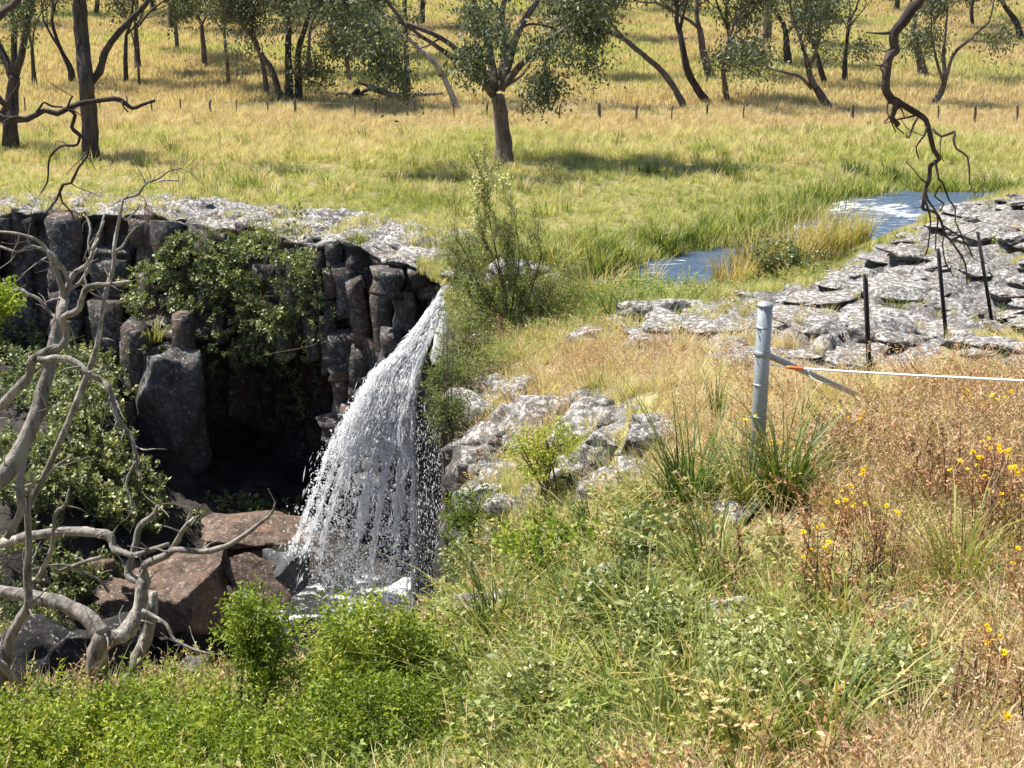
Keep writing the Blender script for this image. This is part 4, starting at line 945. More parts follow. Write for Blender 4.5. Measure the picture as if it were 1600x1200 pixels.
dead_tree('dead_sapling', 'thin pale dead sapling rising against the far cliff at the left', 9.9, [
 ('stem', (.2, .6), [(40,800,9),(80,720,8),(120,620,8),(150,540,7),(166,470,6.5),(176,420,6),(178,392,5),(183,360,4.5),(190,333,4),(192,315,4),(198,307,3.5),(215,298,3.2),(230,288,3),(247,280,2.5),(265,270,2),(283,263,1.2)]),
 (B, (.4, .5), [(178,395,4),(190,382,3.5),(205,367,3),(220,352,2.5),(227,346,2)]),
 (B, (.5, .5), [(192,338,3),(200,345,2.5),(212,330,2.5),(218,320,2)]),
 (B, (.6, .6), [(248,282,1.6),(265,285,1.3),(280,283,1)]),
], 'dead', seed=9)
dead_tree('dead_tree', 'long dark bare branch reaching right from a dead tree beyond the left edge', 8.6, [
 ('trunk', (-.4, 0), [(-170,1300,40),(-160,900,36),(-140,500,30),(-120,250,26),(-90,60,20),(-60,-120,14)]),
 (B, (0, .3), [(-125,230,14),(-60,195,12),(-10,180,10),(8,183,9),(40,180,6.5),(70,176,6),(87,172,6),(105,170,6),(120,163,5.5),(140,157,5.5),(180,156,5.5),(195,161,5),(210,169,4.5),(225,163,4),(242,157,3)]),
 (B, (.1, .1), [(2,178,7),(5,165,8),(0,155,7),(-12,140,6)]),
 (B, (.1, .2), [(108,171,4),(113,185,4),(116,200,4),(121,211,4.2),(135,213,3.5),(143,221,3),(141,232,3),(135,245,2.8),(122,263,2.8),(110,281,2.8),(100,292,3.2),(88,305,2.5),(72,332,2)]),
 (B, (.2, .2), [(125,213,3),(119,225,3),(110,226,2.8),(95,231,2.6),(80,245,2.4),(74,262,2.2),(73,285,2),(64,302,1)]),
 (B, (.2, .3), [(93,296,2.5),(103,315,2),(112,332,2),(118,350,1.6)]),
 (B, (.1, .1), [(110,170,3),(111,160,2.5),(113,150,2)]),
 (B, (.1, .1), [(55,178,3),(64,168,3),(62,158,2),(80,165,2.5),(98,167,1.8)]),
 (B, (.1, .1), [(190,158,2.2),(196,167,1.8),(200,175,1.2)]),
 (B, (0, .2), [(-95,90,12),(-40,50,10),(0,28,9),(14,12,8),(30,-6,7),(60,-60,5)]),
], 'dead_dark', seed=10)
# overhanging dead branch at the right, from a tree that stands beside the lookout
dead_tree('overhanging_tree', 'dark dead branch hanging down from the top right in front of the rock shelf', 6.3, [
 ('trunk', (0, .3), [(1985,1500,60),(1980,1000,55),(1965,600,50),(1930,200,42),(1880,-100,34),(1800,-330,24)]),
 (B, (.2, .1), [(1890,-80,22),(1760,-200,19),(1620,-250,17),(1510,-190,14),(1450,-70,12),(1432,-5,11.5),(1422,14,11.5),(1408,27,11),(1400,48,10.5),(1396,67,10),(1396,83,10),(1386,95,10.5),(1385,110,9.5),(1386,133,9),(1390,146,9),(1394,158,9)]),
 (B, (.1, .1), [(1394,156,7),(1397,168,6),(1401,182,6),(1404,195,5)]),
 (B, (.1, 0), [(1396,155,7.5),(1412,163,7),(1424,172,6.5),(1435,182,6.5),(1445,192,6),(1455,201,6),(1460,215,5.5),(1461,230,5),(1461,250,5),(1455,263,5),(1449,275,4.5),(1445,288,4.2),(1443,300,4),(1443,312,4),(1450,323,3.5),(1460,334,3.2),(1468,347,3),(1476,367,2.8),(1486,380,2.5),(1493,392,2.3),(1508,420,1.8),(1511,445,1)]),
 (B, (0, -.2), [(1457,201,3.2),(1470,207,3),(1482,210,2.8),(1491,217,2.6),(1500,235,2.4),(1508,250,2.2),(1514,270,1.8),(1519,288,1.4),(1524,302,.8)]),
 (B, (0, 0), [(1448,198,2.5),(1446,213,2.2),(1440,230,1.8),(1436,248,1)]),
 (B, (0, 0), [(1434,184,2.5),(1428,196,2.2),(1421,204,2),(1416,211,1.4)]),
 (B, (0, -.1), [(1461,250,2.6),(1465,268,2.4),(1469,287,2.2),(1476,302,2),(1483,317,1.8),(1492,330,1.6),(1498,345,1.5),(1503,365,1.3),(1507,385,1)]),
 (B, (0, .1), [(1445,295,2.6),(1455,308,2.4),(1461,325,2.2),(1464,345,2),(1460,365,1.6),(1462,390,1)]),
 (B, (0, .1), [(1443,305,2.4),(1443,330,2),(1450,352,1.6),(1452,380,1.2),(1446,400,.8)]),
 (B, (0, .05), [(1470,350,2),(1486,358,1.8),(1500,372,1.5),(1512,392,1.2),(1520,402,.8)]),
 (B, (0, .05), [(1470,290,1.6),(1462,305,1.8),(1470,318,1.6),(1468,330,1)]),
 (B, (0, .1), [(1476,367,1.6),(1470,390,1.4),(1478,410,1.2),(1490,432,.8)]),
 (B, (.1, .1), [(1385,104,2),(1378,110,2),(1377,120,1.6),(1381,130,1)]),
 (B, (.1, .1), [(1390,150,1.2),(1386,170,1.2),(1390,190,1),(1400,207,.8)]),
 (B, (.1, .1), [(1404,193,2.4),(1408,202,1.8),(1412,209,1)]),
], 'dead_dark', seed=12)

# ------------------------------------------------------------------ plants: building blocks
def blades(n, h, w, spread, rng, disc=.05, seg=3, droop=.3, hvar=.35, seedhead=0.0):
    """grass blades as tapering strips; V, F(quads)"""
    a = rng.uniform(0, 2 * math.pi, n); rr = disc * np.sqrt(rng.uniform(0, 1, n)); B0 = np.stack([np.cos(a) * rr, np.sin(a) * rr, np.zeros(n)], 1)
    a2 = a + rng.normal(0, .7, n); out = np.stack([np.cos(a2), np.sin(a2), np.zeros(n)], 1); side = np.stack([-np.sin(a2), np.cos(a2), np.zeros(n)], 1)
    tw = rng.uniform(-.6, .6, n)[:, None]; side = side + out * tw; side /= np.linalg.norm(side, axis=1)[:, None]
    hh = h * (1 + rng.uniform(-hvar, hvar, n)); sp = spread * rng.uniform(.25, 1.2, n); dr = droop * rng.uniform(.3, 1.4, n)
    V = []
    for k in range(seg + 1):
        t = k / seg; c = B0 + out * (sp * hh * t ** 1.7)[:, None] + np.stack([0 * hh, 0 * hh, hh * (t - dr * t ** 2.6)], 1)
        ww = w * (1 - t ** 1.8 * .93) * (.8 if k == 0 else 1); V += [c - side * ww / 2, c + side * ww / 2]
    V = np.stack(V, 1).reshape(-1, 3); m = 2 * (seg + 1); base = (np.arange(n) * m)[:, None, None]
    F = np.array([[2 * k, 2 * k + 1, 2 * k + 3, 2 * k + 2] for k in range(seg)])[None] + base
    return V, F.reshape(-1, 4), m

def add_blades(mb, pos, rng, var, **kw):
    V, F, m = blades(rng=rng, **kw); n = len(V) // m
    v = np.clip(var[0] + (var[1] - var[0]) * rng.uniform(0, 1, n), 0, 1); mb.add(V + np.asarray(pos), F, np.repeat(v, m))

def sprig(n, L, leaf, w, rng, spread=1.0, flat=False):
    z = np.linspace(.12, 1, n) * L; a = np.arange(n) * 2.4 + rng.uniform(0, 6, 1)
    D = np.stack([np.cos(a) * spread, np.sin(a) * spread, np.full(n, .55)], 1) + rng.normal(0, .22, (n, 3))
    C = np.stack([0 * z, 0 * z, z], 1) + rng.normal(0, L * .05, (n, 3))
    return leaves(C, D, leaf * rng.uniform(.7, 1.25, n), w * rng.uniform(.8, 1.2, n), rng, True, .12)

HIDDEN = {}
def protos(name, meshes):
    c = bpy.data.collections.new(name)
    for i, me in enumerate(meshes):
        o = bpy.data.objects.new('%s_%02d' % (name, i), me); c.objects.link(o)
    HIDDEN[name] = c; return c, len(meshes)

def scatter(name, P, coll, rng, scl, tint, tilt=.15, sink=.03, label=None):
    c, n = coll; N = len(P)
    me = bpy.data.meshes.new(name); me.vertices.add(N)
    Pp = np.array(P, np.float32); Pp[:, 2] -= sink; me.vertices.foreach_set('co', Pp.ravel())
    rot = np.stack([rng.normal(0, tilt, N), rng.normal(0, tilt, N), rng.uniform(0, 6.283, N)], 1).astype(np.float32)
    me.attributes.new('rot', 'FLOAT_VECTOR', 'POINT').data.foreach_set('vector', rot.ravel())
    for k, a in (('scl', scl), ('tint', tint)): me.attributes.new(k, 'FLOAT', 'POINT').data.foreach_set('value', np.broadcast_to(np.asarray(a, np.float32), (N,)).copy())
    me.attributes.new('idx', 'INT', 'POINT').data.foreach_set('value', rng.integers(0, n, N).astype(np.int32))
    o = obj(name, me, kind='stuff')
    ng = bpy.data.node_groups.new(name, 'GeometryNodeTree')
    ng.interface.new_socket('Geometry', in_out='INPUT', socket_type='NodeSocketGeometry'); ng.interface.new_socket('Geometry', in_out='OUTPUT', socket_type='NodeSocketGeometry')
    N_ = ng.nodes; gi = N_.new('NodeGroupInput'); go = N_.new('NodeGroupOutput'); ip = N_.new('GeometryNodeInstanceOnPoints'); ci = N_.new('GeometryNodeCollectionInfo')
    ci.inputs['Collection'].default_value = c; ci.inputs['Separate Children'].default_value = True; ci.inputs['Reset Children'].default_value = True
    def na(nm, ty):
        x = N_.new('GeometryNodeInputNamedAttribute'); x.data_type = ty; x.inputs['Name'].default_value = nm; return [s for s in x.outputs if s.enabled and s.name == 'Attribute'][0]
    L_ = ng.links.new
    L_(gi.outputs[0], ip.inputs['Points']); L_(ci.outputs[0], ip.inputs['Instance']); ip.inputs['Pick Instance'].default_value = True
    L_(na('idx', 'INT'), ip.inputs['Instance Index']); L_(na('rot', 'FLOAT_VECTOR'), ip.inputs['Rotation']); L_(na('scl', 'FLOAT'), ip.inputs['Scale']); L_(ip.outputs[0], go.inputs[0])
    md = o.modifiers.new('scatter', 'NODES'); md.node_group = ng; return o

def proto_mesh(name, mb, material): return mb.mesh(name, material)
rp = np.random.default_rng(40)
def grass_proto(n, h, w, spread, disc, seg, droop):
    mb = MB(); add_blades(mb, (0, 0, 0), rp, (0, 1), n=n, h=h, w=w, spread=spread, disc=disc, seg=seg, droop=droop); return mb.mesh('grass_tuft', M['grass'])
G_NEAR = protos('fine_grass_tuft', [grass_proto(34, rp.uniform(.24, .42), .008, rp.uniform(.35, .8), .07, 3, .35) for _ in range(6)])
G_MID = protos('meadow_grass_tuft', [grass_proto(34, rp.uniform(.26, .42), .020, rp.uniform(.35, .7), .20, 2, .3) for _ in range(6)])
G_FAR = protos('hill_grass_tuft', [grass_proto(34, rp.uniform(.28, .42), .038, rp.uniform(.3, .6), .42, 2, .25) for _ in range(5)])
def seed_proto():
    mb = MB(); n = 16
    V, F, m = blades(n, rp.uniform(.45, .62), .0045, .55, rp, .06, 4, .25); mb.add(V, F, np.repeat(rp.uniform(.3, .9, n), m))
    tips = V.reshape(n, m, 3)[:, -1]; pre = V.reshape(n, m, 3)[:, -3]
    for t in range(7):
        k = t / 6.0; c = pre * (1 - k) + tips * k; D = (tips - pre) / (np.linalg.norm(tips - pre, axis=1)[:, None]) + rp.normal(0, .55, (n, 3))
        LV, LF = leaves(c, D, .036, .011, rp); mb.add(LV, LF, np.repeat(rp.uniform(0, .6, n), 4))
    return mb.mesh('seed_grass', M['seed'])
G_SEED = protos('seeding_grass', [seed_proto() for _ in range(5)])
def weed_proto(h, leaf, w, stems, nl, spread):
    mb = MB()
    for _ in range(stems):
        a = rp.uniform(0, 6.28); D = np.array([math.cos(a) * spread, math.sin(a) * spread, 1.0]) * rp.uniform(.7, 1.1)
        P0 = np.array([rp.normal(0, .03), rp.normal(0, .03), 0]); pts = [P0 + D * h * t + np.array([math.cos(a), math.sin(a), -.35]) * h * .28 * t * t for t in np.linspace(0, 1, 6)]
        tube(mb, pts, np.linspace(.004, .0015, 6), 4, 1, 0, 0, rp.uniform(0, .3))
        t = rp.uniform(.15, 1.0, nl); i = np.clip(t * 5, 0, 4.99); k = i.astype(int); f = (i - k)[:, None]; pp = np.array(pts); c = pp[k] * (1 - f) + pp[k + 1] * f
        DD = rdirs(nl, rp) * np.array([1, 1, .5]) + np.array([0, 0, .25]); LV, LF = leaves(c, DD, leaf * rp.uniform(.6, 1.3, nl), w * rp.uniform(.7, 1.2, nl), rp, True, .15); mb.add(LV, LF, np.repeat(rp.uniform(.0, 1, nl), 4))
    return mb.mesh('weed', M['weed'])
G_WEED = protos('leafy_weed', [weed_proto(rp.uniform(.20, .40), .042, .017, rp.integers(6, 10), 22, rp.uniform(.4, .9)) for _ in range(6)])
G_HERB = protos('dry_herb', [weed_proto(rp.uniform(.32, .5), .030, .012, rp.integers(7, 11), 26, rp.uniform(.35, .7)) for _ in range(5)])

def field(y0, y1, per_m2, rng, margin=2.0, keep_rock=.08, xr=None, stream_gap=.0):
    xm = .385 * y1 + margin; N = int((y1 - y0) * 2 * xm * per_m2)
    x = rng.uniform(-xm, xm, N); y = rng.uniform(y0, y1, N); k = np.abs(x) < .385 * y + margin
    x, y = x[k], y[k]
    k = gorge_sd(x, y) < -.05; x, y = x[k], y[k]
    sd = seg_dist(x, y, STREAM); hwid = np.interp(x, [-1.4, -.9, .5, 3, 5, 8, 12, 30], [.3, .35, .55, 1.3, 1.3, 1.25, 1.4, 1.4]) + stream_gap
    k = sd > hwid; x, y = x[k], y[k]
    a_, b_ = at(1192, 551, 9.45)[:2], hit(1366, 634)[:2]; f_ = np.clip(((x - a_[0]) * (b_ - a_)[0] + (y - a_[1]) * (b_ - a_)[1]) / ((b_ - a_) @ (b_ - a_)), 0, 1.1); ly = a_[1] + f_ * (b_ - a_)[1] - y; lx = np.abs(x - a_[0] - f_ * (b_ - a_)[0])
    k = ~((lx < .25) & (ly > -.3) & (ly < 1.5) & (rng.uniform(size=len(x)) < .9)); x, y = x[k], y[k]
    rk = rock_mask(x, y); k = (rk < .35) | (rng.uniform(size=len(x)) < keep_rock); x, y = x[k], y[k]
    z = H(x, y); k = (x > -2) & (y < 40) & (y > 4); z[k] = HS(x[k], y[k]); return np.stack([x, y, z], 1)

rg = np.random.default_rng(50)
P = field(62, 135, 4.6, rg, 4); t = tint_map(P[:, 0], P[:, 1]); scatter('grass', P, G_FAR, rg, rg.uniform(.7, 1.25, len(P)), np.clip(t + rg.normal(0, .06, len(P)), 0, 1))
P = field(26.5, 62, 17, rg, 3); t = tint_map(P[:, 0], P[:, 1]); hs = .35 + 1.25 * fbm2(P[:, 0], P[:, 1], .6, 15, 4) ** 1.3; front = (seg_dist(P[:, 0], P[:, 1] + 1.6, STREAM) < 1.6) & (P[:, 0] > 1.5); hs = np.where(front, hs * .4, hs)
scatter('grass', P, G_MID, rg, rg.uniform(.65, 1.2, len(P)) * hs * np.where(P[:, 1] > 45, .95, .62), np.clip(t + rg.normal(0, .07, len(P)), 0, 1))
P = field(10.5, 27.5, 46, rg, 1.5); t = tint_map(P[:, 0], P[:, 1]); hs = (1 - .45 * smooth(.2, .45, P[:, 0] / P[:, 1] + .12)) * (1 - .5 * smooth(24, 26.5, P[:, 1])) * (.5 + .85 * fbm2(P[:, 0], P[:, 1], .9, 16, 3))
scatter('grass', P, G_NEAR, rg, rg.uniform(.7, 1.3, len(P)) * hs, np.clip(t + rg.normal(0, .08, len(P)), 0, 1))
P = field(3.2, 10.5, 80, rg, 1.0); t = tint_map(P[:, 0], P[:, 1]); hs = .45 + .75 * fbm2(P[:, 0], P[:, 1], 1.2, 17, 3)
scatter('grass', P, G_NEAR, rg, rg.uniform(.6, 1.1, len(P)) * hs, np.clip(t + rg.normal(0, .1, len(P)), 0, 1))
# pinkish seeding grass where it is dry
Pr = field(34, 60, 1.6, rg, 3); Pr = Pr[fbm2(Pr[:, 0], Pr[:, 1], .25, 88, 3) > .52]; scatter('rough_grass', Pr, G_MID, rg, rg.uniform(.8, 1.4, len(Pr)), rg.uniform(.55, 1, len(Pr)) * rg.choice([1, .3], len(Pr)), .2)
kt = np.nonzero((fbm(G[:29].reshape(-1, 3) * 1.1, 66, 3) > .50).ravel() & (np.arange(29 * nc) % nc > 40))[0]; kt = rg.choice(kt, 900, replace=False); Pk = G[:29].reshape(-1, 3)[kt]
scatter('rim_grass', Pk, G_MID, rg, rg.uniform(.3, .8, len(Pk)), rg.uniform(.2, .75, len(Pk)), .2)
P = field(4.2, 24, 22, rg, 1.0, .04); t = tint_map(P[:, 0], P[:, 1]); k = rg.uniform(size=len(P)) < (smooth(.42, .2, t) * .85 + .05) * (1 - .7 * smooth(9.5, 11, P[:, 1]) * smooth(.05, .1, P[:, 0] / P[:, 1])); P, t = P[k], t[k]
Pd = field(3.6, 13, 20, rg, 1.0, .2); scatter('dry_grass', Pd, G_NEAR, rg, rg.uniform(.7, 1.35, len(Pd)) * .9, np.clip(rg.uniform(.0, .45, len(Pd)) + .5 * tint_map(Pd[:, 0], Pd[:, 1]) - .1, 0, 1), .35)
scatter('seeding_grass', P, G_SEED, rg, rg.uniform(.55, 1.05, len(P)), rg.uniform(.1, .8, len(P)), .2)
# green weeds where it is moist, brown herbs where it is dry
P = field(4.7, 12.5, 34, rg, 1.0, .1); t = tint_map(P[:, 0], P[:, 1]); k = rg.uniform(size=len(P)) < smooth(.25, .6, t) * .9 + .06; P, t = P[k], t[k]
scatter('weeds', P, G_WEED, rg, rg.uniform(.6, 1.25, len(P)), np.clip(t * .9 + rg.normal(.0, .16, len(P)), .12, 1), .25)
P = field(4.9, 11.5, 34, rg, 1.0, .05); t = tint_map(P[:, 0], P[:, 1]); k = rg.uniform(size=len(P)) < smooth(.34, .14, t) * .9 + .05; P, t = P[k], t[k]
scatter('dry_weeds', P, G_HERB, rg, rg.uniform(.6, 1.15, len(P)), np.clip(.05 + rg.uniform(0, .4, len(P)) ** 1.3, 0, 1), .2)
P = field(12, 26, 9, rg, 1.0, .03); t = tint_map(P[:, 0], P[:, 1]); k = rg.uniform(size=len(P)) < smooth(.3, .7, t); P, t = P[k], t[k]
scatter('weeds', P, G_WEED, rg, rg.uniform(.7, 1.4, len(P)), np.clip(t + rg.normal(0, .12, len(P)), 0, 1), .25)
# taller growth along the stream banks and rough clumps in the flat
P = field(27, 45, 26, rg, 3); sd = seg_dist(P[:, 0], P[:, 1], STREAM); k = rg.uniform(size=len(P)) < smooth(3.2, .9, sd) * .8 * ~((P[:, 0] > 7.0) & (P[:, 1] < 37) & (sd > .5) & (P[:, 1] < STREAM[3, 1] + (P[:, 0] - 10.6) * 1.4)); P = P[k]; t = tint_map(P[:, 0], P[:, 1])
front = (seg_dist(P[:, 0], P[:, 1] + 1.6, STREAM) < 1.8); P, t = P[~front], t[~front]
scatter('bank_grass', P, G_MID, rg, rg.uniform(.7, 1.35, len(P)), np.clip(t + .05 + rg.normal(0, .13, len(P)), 0, 1), .12)

# ------------------------------------------------------------------ single plants
def tussock(label, u, v, hpx, n, var, w=.012, spread=.7, droop=.4, disc=.07, seed=0, material='tussock', name='tussock', group=None, d=None, seg=4, pos=None, cat='grass tussock', dead=0.0):
    r = np.random.default_rng(900 + seed)
    p = np.array(pos) if pos is not None else (hit(u, v) if d is None else at(u, v, d)); h = hpx / ppm(p) * 1.05
    root = thing(name, label, cat, p, group)
    mb = MB(); add_blades(mb, (0, 0, -.03), r, var, n=n, h=h, w=w, spread=spread, disc=disc, seg=seg, droop=droop, hvar=.4); obj('blades', mb.mesh('blades', M[material]), root)
    if dead:
        mb = MB(); add_blades(mb, (0, 0, -.03), r, (.85, 1), n=int(n * dead), h=h * .8, w=w, spread=spread * 1.5, disc=disc, seg=seg, droop=droop * 1.5, hvar=.4); obj('dead_blades', mb.mesh('dead_blades', M[material]), root)
    return root
tussock('dark green strappy tussock left of the steel post foot', 1075, 815, 180, 170, (.0, .5), .013, .75, .35, .12, 1, dead=.1)
tussock('green strappy tussock right of the steel post foot', 1225, 790, 165, 190, (.05, .6), .012, .7, .35, .12, 2, dead=.15)
tussock('tall pale green tussock among the brown stalks', 1495, 940, 190, 130, (.4, .95), .010, .6, .3, .12, 3, dead=.2)
tussock('bright yellow green tussock below the brown stalks', 1205, 1015, 120, 70, (.55, .85), .014, .5, .25, .08, 4)
tussock('sprawling long bladed tussock beside the bright green bushes', 745, 1110, 130, 120, (.25, .8), .013, 1.0, .55, .12, 5, dead=.15)
tussock('upright bright green tussock at the bottom right of centre', 1165, 1215, 190, 90, (.4, .8), .011, .55, .3, .10, 6)
tussock('golden green tussock on the dry bank above the lichen boulder', 935, 625, 66, 90, (.45, .9), .012, .7, .4, .15, 7, dead=.3)
tussock('green tussock growing at the bottom centre', 930, 1190, 110, 90, (.3, .75), .011, .9, .5, .1, 8)
tussock('mixed green and dry tussock right in front of the steel post foot', 1168, 800, 130, 110, (.2, .95), .012, .6, .35, .12, 16, dead=.3)
tussock('small green tussock between two star pickets', 1395, 500, 46, 60, (.35, .7), .013, .6, .35, .14, 9)
tussock('small green tussock by the farthest star picket', 1540, 580, 40, 60, (.35, .7), .012, .6, .35, .16, 10)
tussock('long bladed tussock in the green slope under the boulders', 880, 960, 110, 80, (.2, .7), .011, .9, .45, .1, 11)
tussock('thin green tussock at the right edge of the slope', 1590, 900, 110, 70, (.3, .8), .009, .6, .3, .1, 12)
tussock('grassy green tussock right of the bright tussock', 1400, 925, 80, 70, (.3, .8), .008, .8, .4, .1, 13)
tussock('green shoots beside the steel post', 1120, 670, 90, 40, (.2, .6), .010, .35, .2, .06, 14)
tussock('green grass tuft below the broad lichen shelf', 1045, 540, 40, 60, (.4, .9), .013, .8, .4, .16, 15)
for q, (x, y, h, va, dd) in enumerate([(4.9,27.7,80,(.35,1),.5),(5.7,28.2,92,(.4,1),.55),(6.5,28.9,86,(.3,.95),.5),(4.35,27.0,58,(.45,1),.4),(7.3,30.0,62,(.2,.8),.4)]):
    tussock(['golden dry reed clump beside the lower bend of the stream', 'largest golden reed clump between the two stretches of water', 'reed clump at the shelf side of the stream bend', 'short pale reed clump at the water edge of the lower bend', 'greener low reed clump beside the upper stretch of water'][q], 0, 0, h, 330, va, .020, .5, .3, dd, 20 + q, 'reed', 'reed_clump', 'reed clumps in the stream bend', None, 3, (x, y, float(H0(np.array([x]), np.array([y]))[0]) - .05), 'reed')
for q, (u, v, h, va, mt) in enumerate([(1040,388,34,(0,.4),'tussock'),(930,470,66,(.2,.9),'reed'),(1000,460,64,(.3,1),'reed'),(975,500,50,(.2,.6),'tussock'),(900,395,40,(.1,.6),'reed'),(1315,345,50,(.1,.5),'tussock'),(1275,360,48,(.2,.6),'reed'),(1140,280,40,(0,.5),'tussock'),(1395,285,34,(0,.4),'tussock'),(1335,275,34,(.0,.4),'tussock'),(870,420,50,(.2,.7),'reed'),(700,400,46,(.1,.6),'reed'),(1010,275,24,(0,.4),'tussock'),(860,272,20,(0,.4),'tussock')]):
    tussock(['dark green tuft at the head of the lower water', 'tall mixed reed clump in front of the lower water', 'reed clump at the left bank of the lower water', 'green tussock low on the bank below the reeds', 'rough clump on the flat left of the lower water', 'dark tuft overhanging the upper water from the left bank', 'yellow green clump behind the dark overhanging tuft', 'rough dark tussock on the flat toward the stream', 'dark tuft on the far bank behind the upper water', 'dark tuft on the far bank left of the other far tuft', 'loose reed clump right of the wispy shrub', 'reed clump on the lip beside the waterfall chute', 'dark clump in the shade right of the large forked gum', 'dark clump close to the foot of the large forked gum'][q],
            u, v, h, 120, va, .02, .6, .35, .4, 40 + q, mt, 'grass_clump', None, None, 3, None, 'grass clump')

for q, (lab, u, v, h, n, va) in enumerate([
    ('strappy green plant below the dark tussock', 1110, 930, 100, 70, (.2, .75)), ('arching green blades left of the pale stones', 1010, 1030, 120, 80, (.3, .8)), ('long green blades at the gorge edge below the yellow daisy head', 775, 1010, 110, 80, (.2, .7)),
    ('green blade clump in the centre of the lower slope', 1090, 1110, 120, 80, (.35, .85)), ('yellow tipped blade clump above the bottom edge', 980, 1140, 120, 80, (.4, .95)), ('bright blades right of the grey green bramble', 1330, 1120, 120, 70, (.4, .85)),
    ('green blades among dry weeds right of centre', 1300, 985, 90, 60, (.3, .8)), ('fan of green blades under the lichen boulder', 1030, 830, 80, 60, (.1, .6)), ('wide low fan of blades by the bright bushes', 850, 1165, 130, 90, (.35, .9)), ('thin upright green blades at the bottom right of centre', 1275, 1195, 170, 50, (.35, .75)),
    ('green blades beside the short pale stick', 1060, 1190, 120, 70, (.4, .9)), ('dark blade clump shaded by the boulders', 930, 855, 70, 60, (.05, .5)), ('green clump of blades low in the dry right corner', 1470, 1110, 90, 60, (.4, .9))]):
    tussock(lab, u, v, h * 1.45, int(n * 1.5), va, .014, .75, .45, .12, 100 + q, dead=.2)

def bush(label, u, v, d, wpx, hpx, seed, n=700, leaf=(.032, .013), spr=(13, .15), var=(.2, .8), material='bush', lumps=7, name='shrub', cat='shrub', group=None, base_h=None, stems=5, squash=.8, up=.6):
    """(u, v) the crown's centre, d its distance; the stems run down to the ground"""
    r = np.random.default_rng(1200 + seed); c = at(u, v, d); k = ppm(c); a, h = wpx / k / 2, hpx / k / 2
    g = float(H(np.array([c[0]]), np.array([c[1]]))[0]); base = np.array([c[0], c[1], min(g, c[2] - h * .6)]) if base_h is None else np.array(base_h)
    root = thing(name, label, cat, base, group)
    lc = np.array([c + rdirs(1, r)[0] * np.array([a * .62, a * .5, h * .6]) for _ in range(lumps)]); lr = r.uniform(.42, .65, lumps)
    li = r.integers(0, lumps, n); dd = rdirs(n, r); dd[:, 2] = dd[:, 2] * .9 + .1
    rad = r.uniform(.35, 1.0, n) ** .5
    pos = lc[li] + dd * rad[:, None] * lr[li][:, None] * np.array([a, a * squash, h])
    T = [sprig(spr[0], spr[1], leaf[0], leaf[1], r) for _ in range(3)]
    mb = MB(); sel = r.integers(0, 3, n)
    vv = np.clip(var[0] + (var[1] - var[0]) * (.5 + .9 * (fbm(pos * 4.0, seed, 3) - .5) + r.normal(0, .22, n)), 0, 1)
    for q in range(3):
        m = sel == q; stamp(mb, T[q], pos[m], dd[m] + np.array([0, 0, up]) + r.normal(0, .35, (m.sum(), 3)), r.uniform(.5, 1.45, m.sum()), r, vv[m])
    obj('foliage', mb.mesh('foliage', M[material], False, base), root)
    mb = MB()
    for q in range(stems):
        e = lc[q % lumps]; b0 = base + np.array([r.normal(0, .05), r.normal(0, .05), -.1]); mid = (b0 * .5 + e * .5) + r.normal(0, .06, 3)
        tube(mb, [b0, mid, e, e + (e - mid) * .5], [.016, .011, .007, .003], 6, 4, .1, q)
        for _ in range(6):
            s = pos[r.integers(0, n)]; tube(mb, [mid * .4 + e * .6, (e + s) / 2 + r.normal(0, .03, 3), s], [.006, .004, .002], 4, 3)
    obj('stems', mb.mesh('stems', M['twig'], True, base), root); return root
BS = [('bright green bush at the bottom left corner', 60, 1195, 7.6, 330, 190, 900),
      ('rounded bright green bush under the forked dead tree', 245, 1180, 8.0, 300, 200, 1000),
      ('bright green bush below the pool, between two taller bushes', 430, 1195, 7.8, 300, 200, 1000),
      ('tall pointed green bush in front of the waterfall foot', 592, 1050, 8.2, 170, 250, 1300),
      ('slim green sapling bush beside the black boulders', 405, 1025, 8.4, 90, 170, 300),
      ('dense lime green bush at the bottom left of centre', 600, 1185, 7.2, 320, 190, 1000),
      ('yellow tinged low bush along the bottom edge', 330, 1235, 7.0, 340, 150, 900),
      ('olive green bush leaning right of the tall pointed bush', 665, 1110, 8.0, 130, 190, 450)]
for q, (lab, u, v, d, w, h, n) in enumerate(BS):
    bush(lab, u, v, d, w, h, q, int(n * 1.7), lumps=10, var=(.1, .85) if q % 3 else (.2, .95))
bush('olive tipped bush spilling over the bottom right of the falls', 530, 1095, 8.3, 150, 170, 31, 420, var=(.0, .6))
for q, (lab, u, v, w, h, n, va) in enumerate([
    ('grey green leafy bramble at the bottom right of centre', 1215, 1065, 230, 120, 420, (.45, .95)), ('bramble patch left of the bright tussock', 1050, 1010, 180, 110, 330, (.3, .8)), ('dark leafy bramble under the small yellow green shrub', 870, 880, 170, 100, 300, (.2, .7)),
    ('bramble hanging over the gorge edge beside the waterfall', 760, 870, 110, 120, 260, (.2, .7)), ('low bramble in the shade of the dark tussock', 1040, 860, 160, 90, 280, (.15, .65)), ('pale leaved weed patch at the bottom edge', 860, 1120, 220, 110, 360, (.4, .9)),
    ('leafy bramble right of the bottom grey green bramble', 1370, 1085, 170, 90, 280, (.3, .8)), ('yellow leaved weed among the brambles', 905, 1075, 90, 80, 150, (.8, 1)), ('bramble on the slope between two pale stones', 975, 960, 150, 90, 260, (.2, .7))]):
    p = hit(u, v + h * .35); bush(lab, u, v, p[1], w, h, 60 + q, int(n * 1.5), (.036, .021), (9, .13), va, 'bramble' if 'yellow' not in lab else 'bush', 8, 'bramble', 'bramble', None, None, 4)
bush('small yellow green feathery shrub on the rocky edge', 850, 715, hit(870, 800)[1], 110, 100, 80, 260, (.04, .010), (12, .14), (.5, .95), 'bush', 6, stems=6)
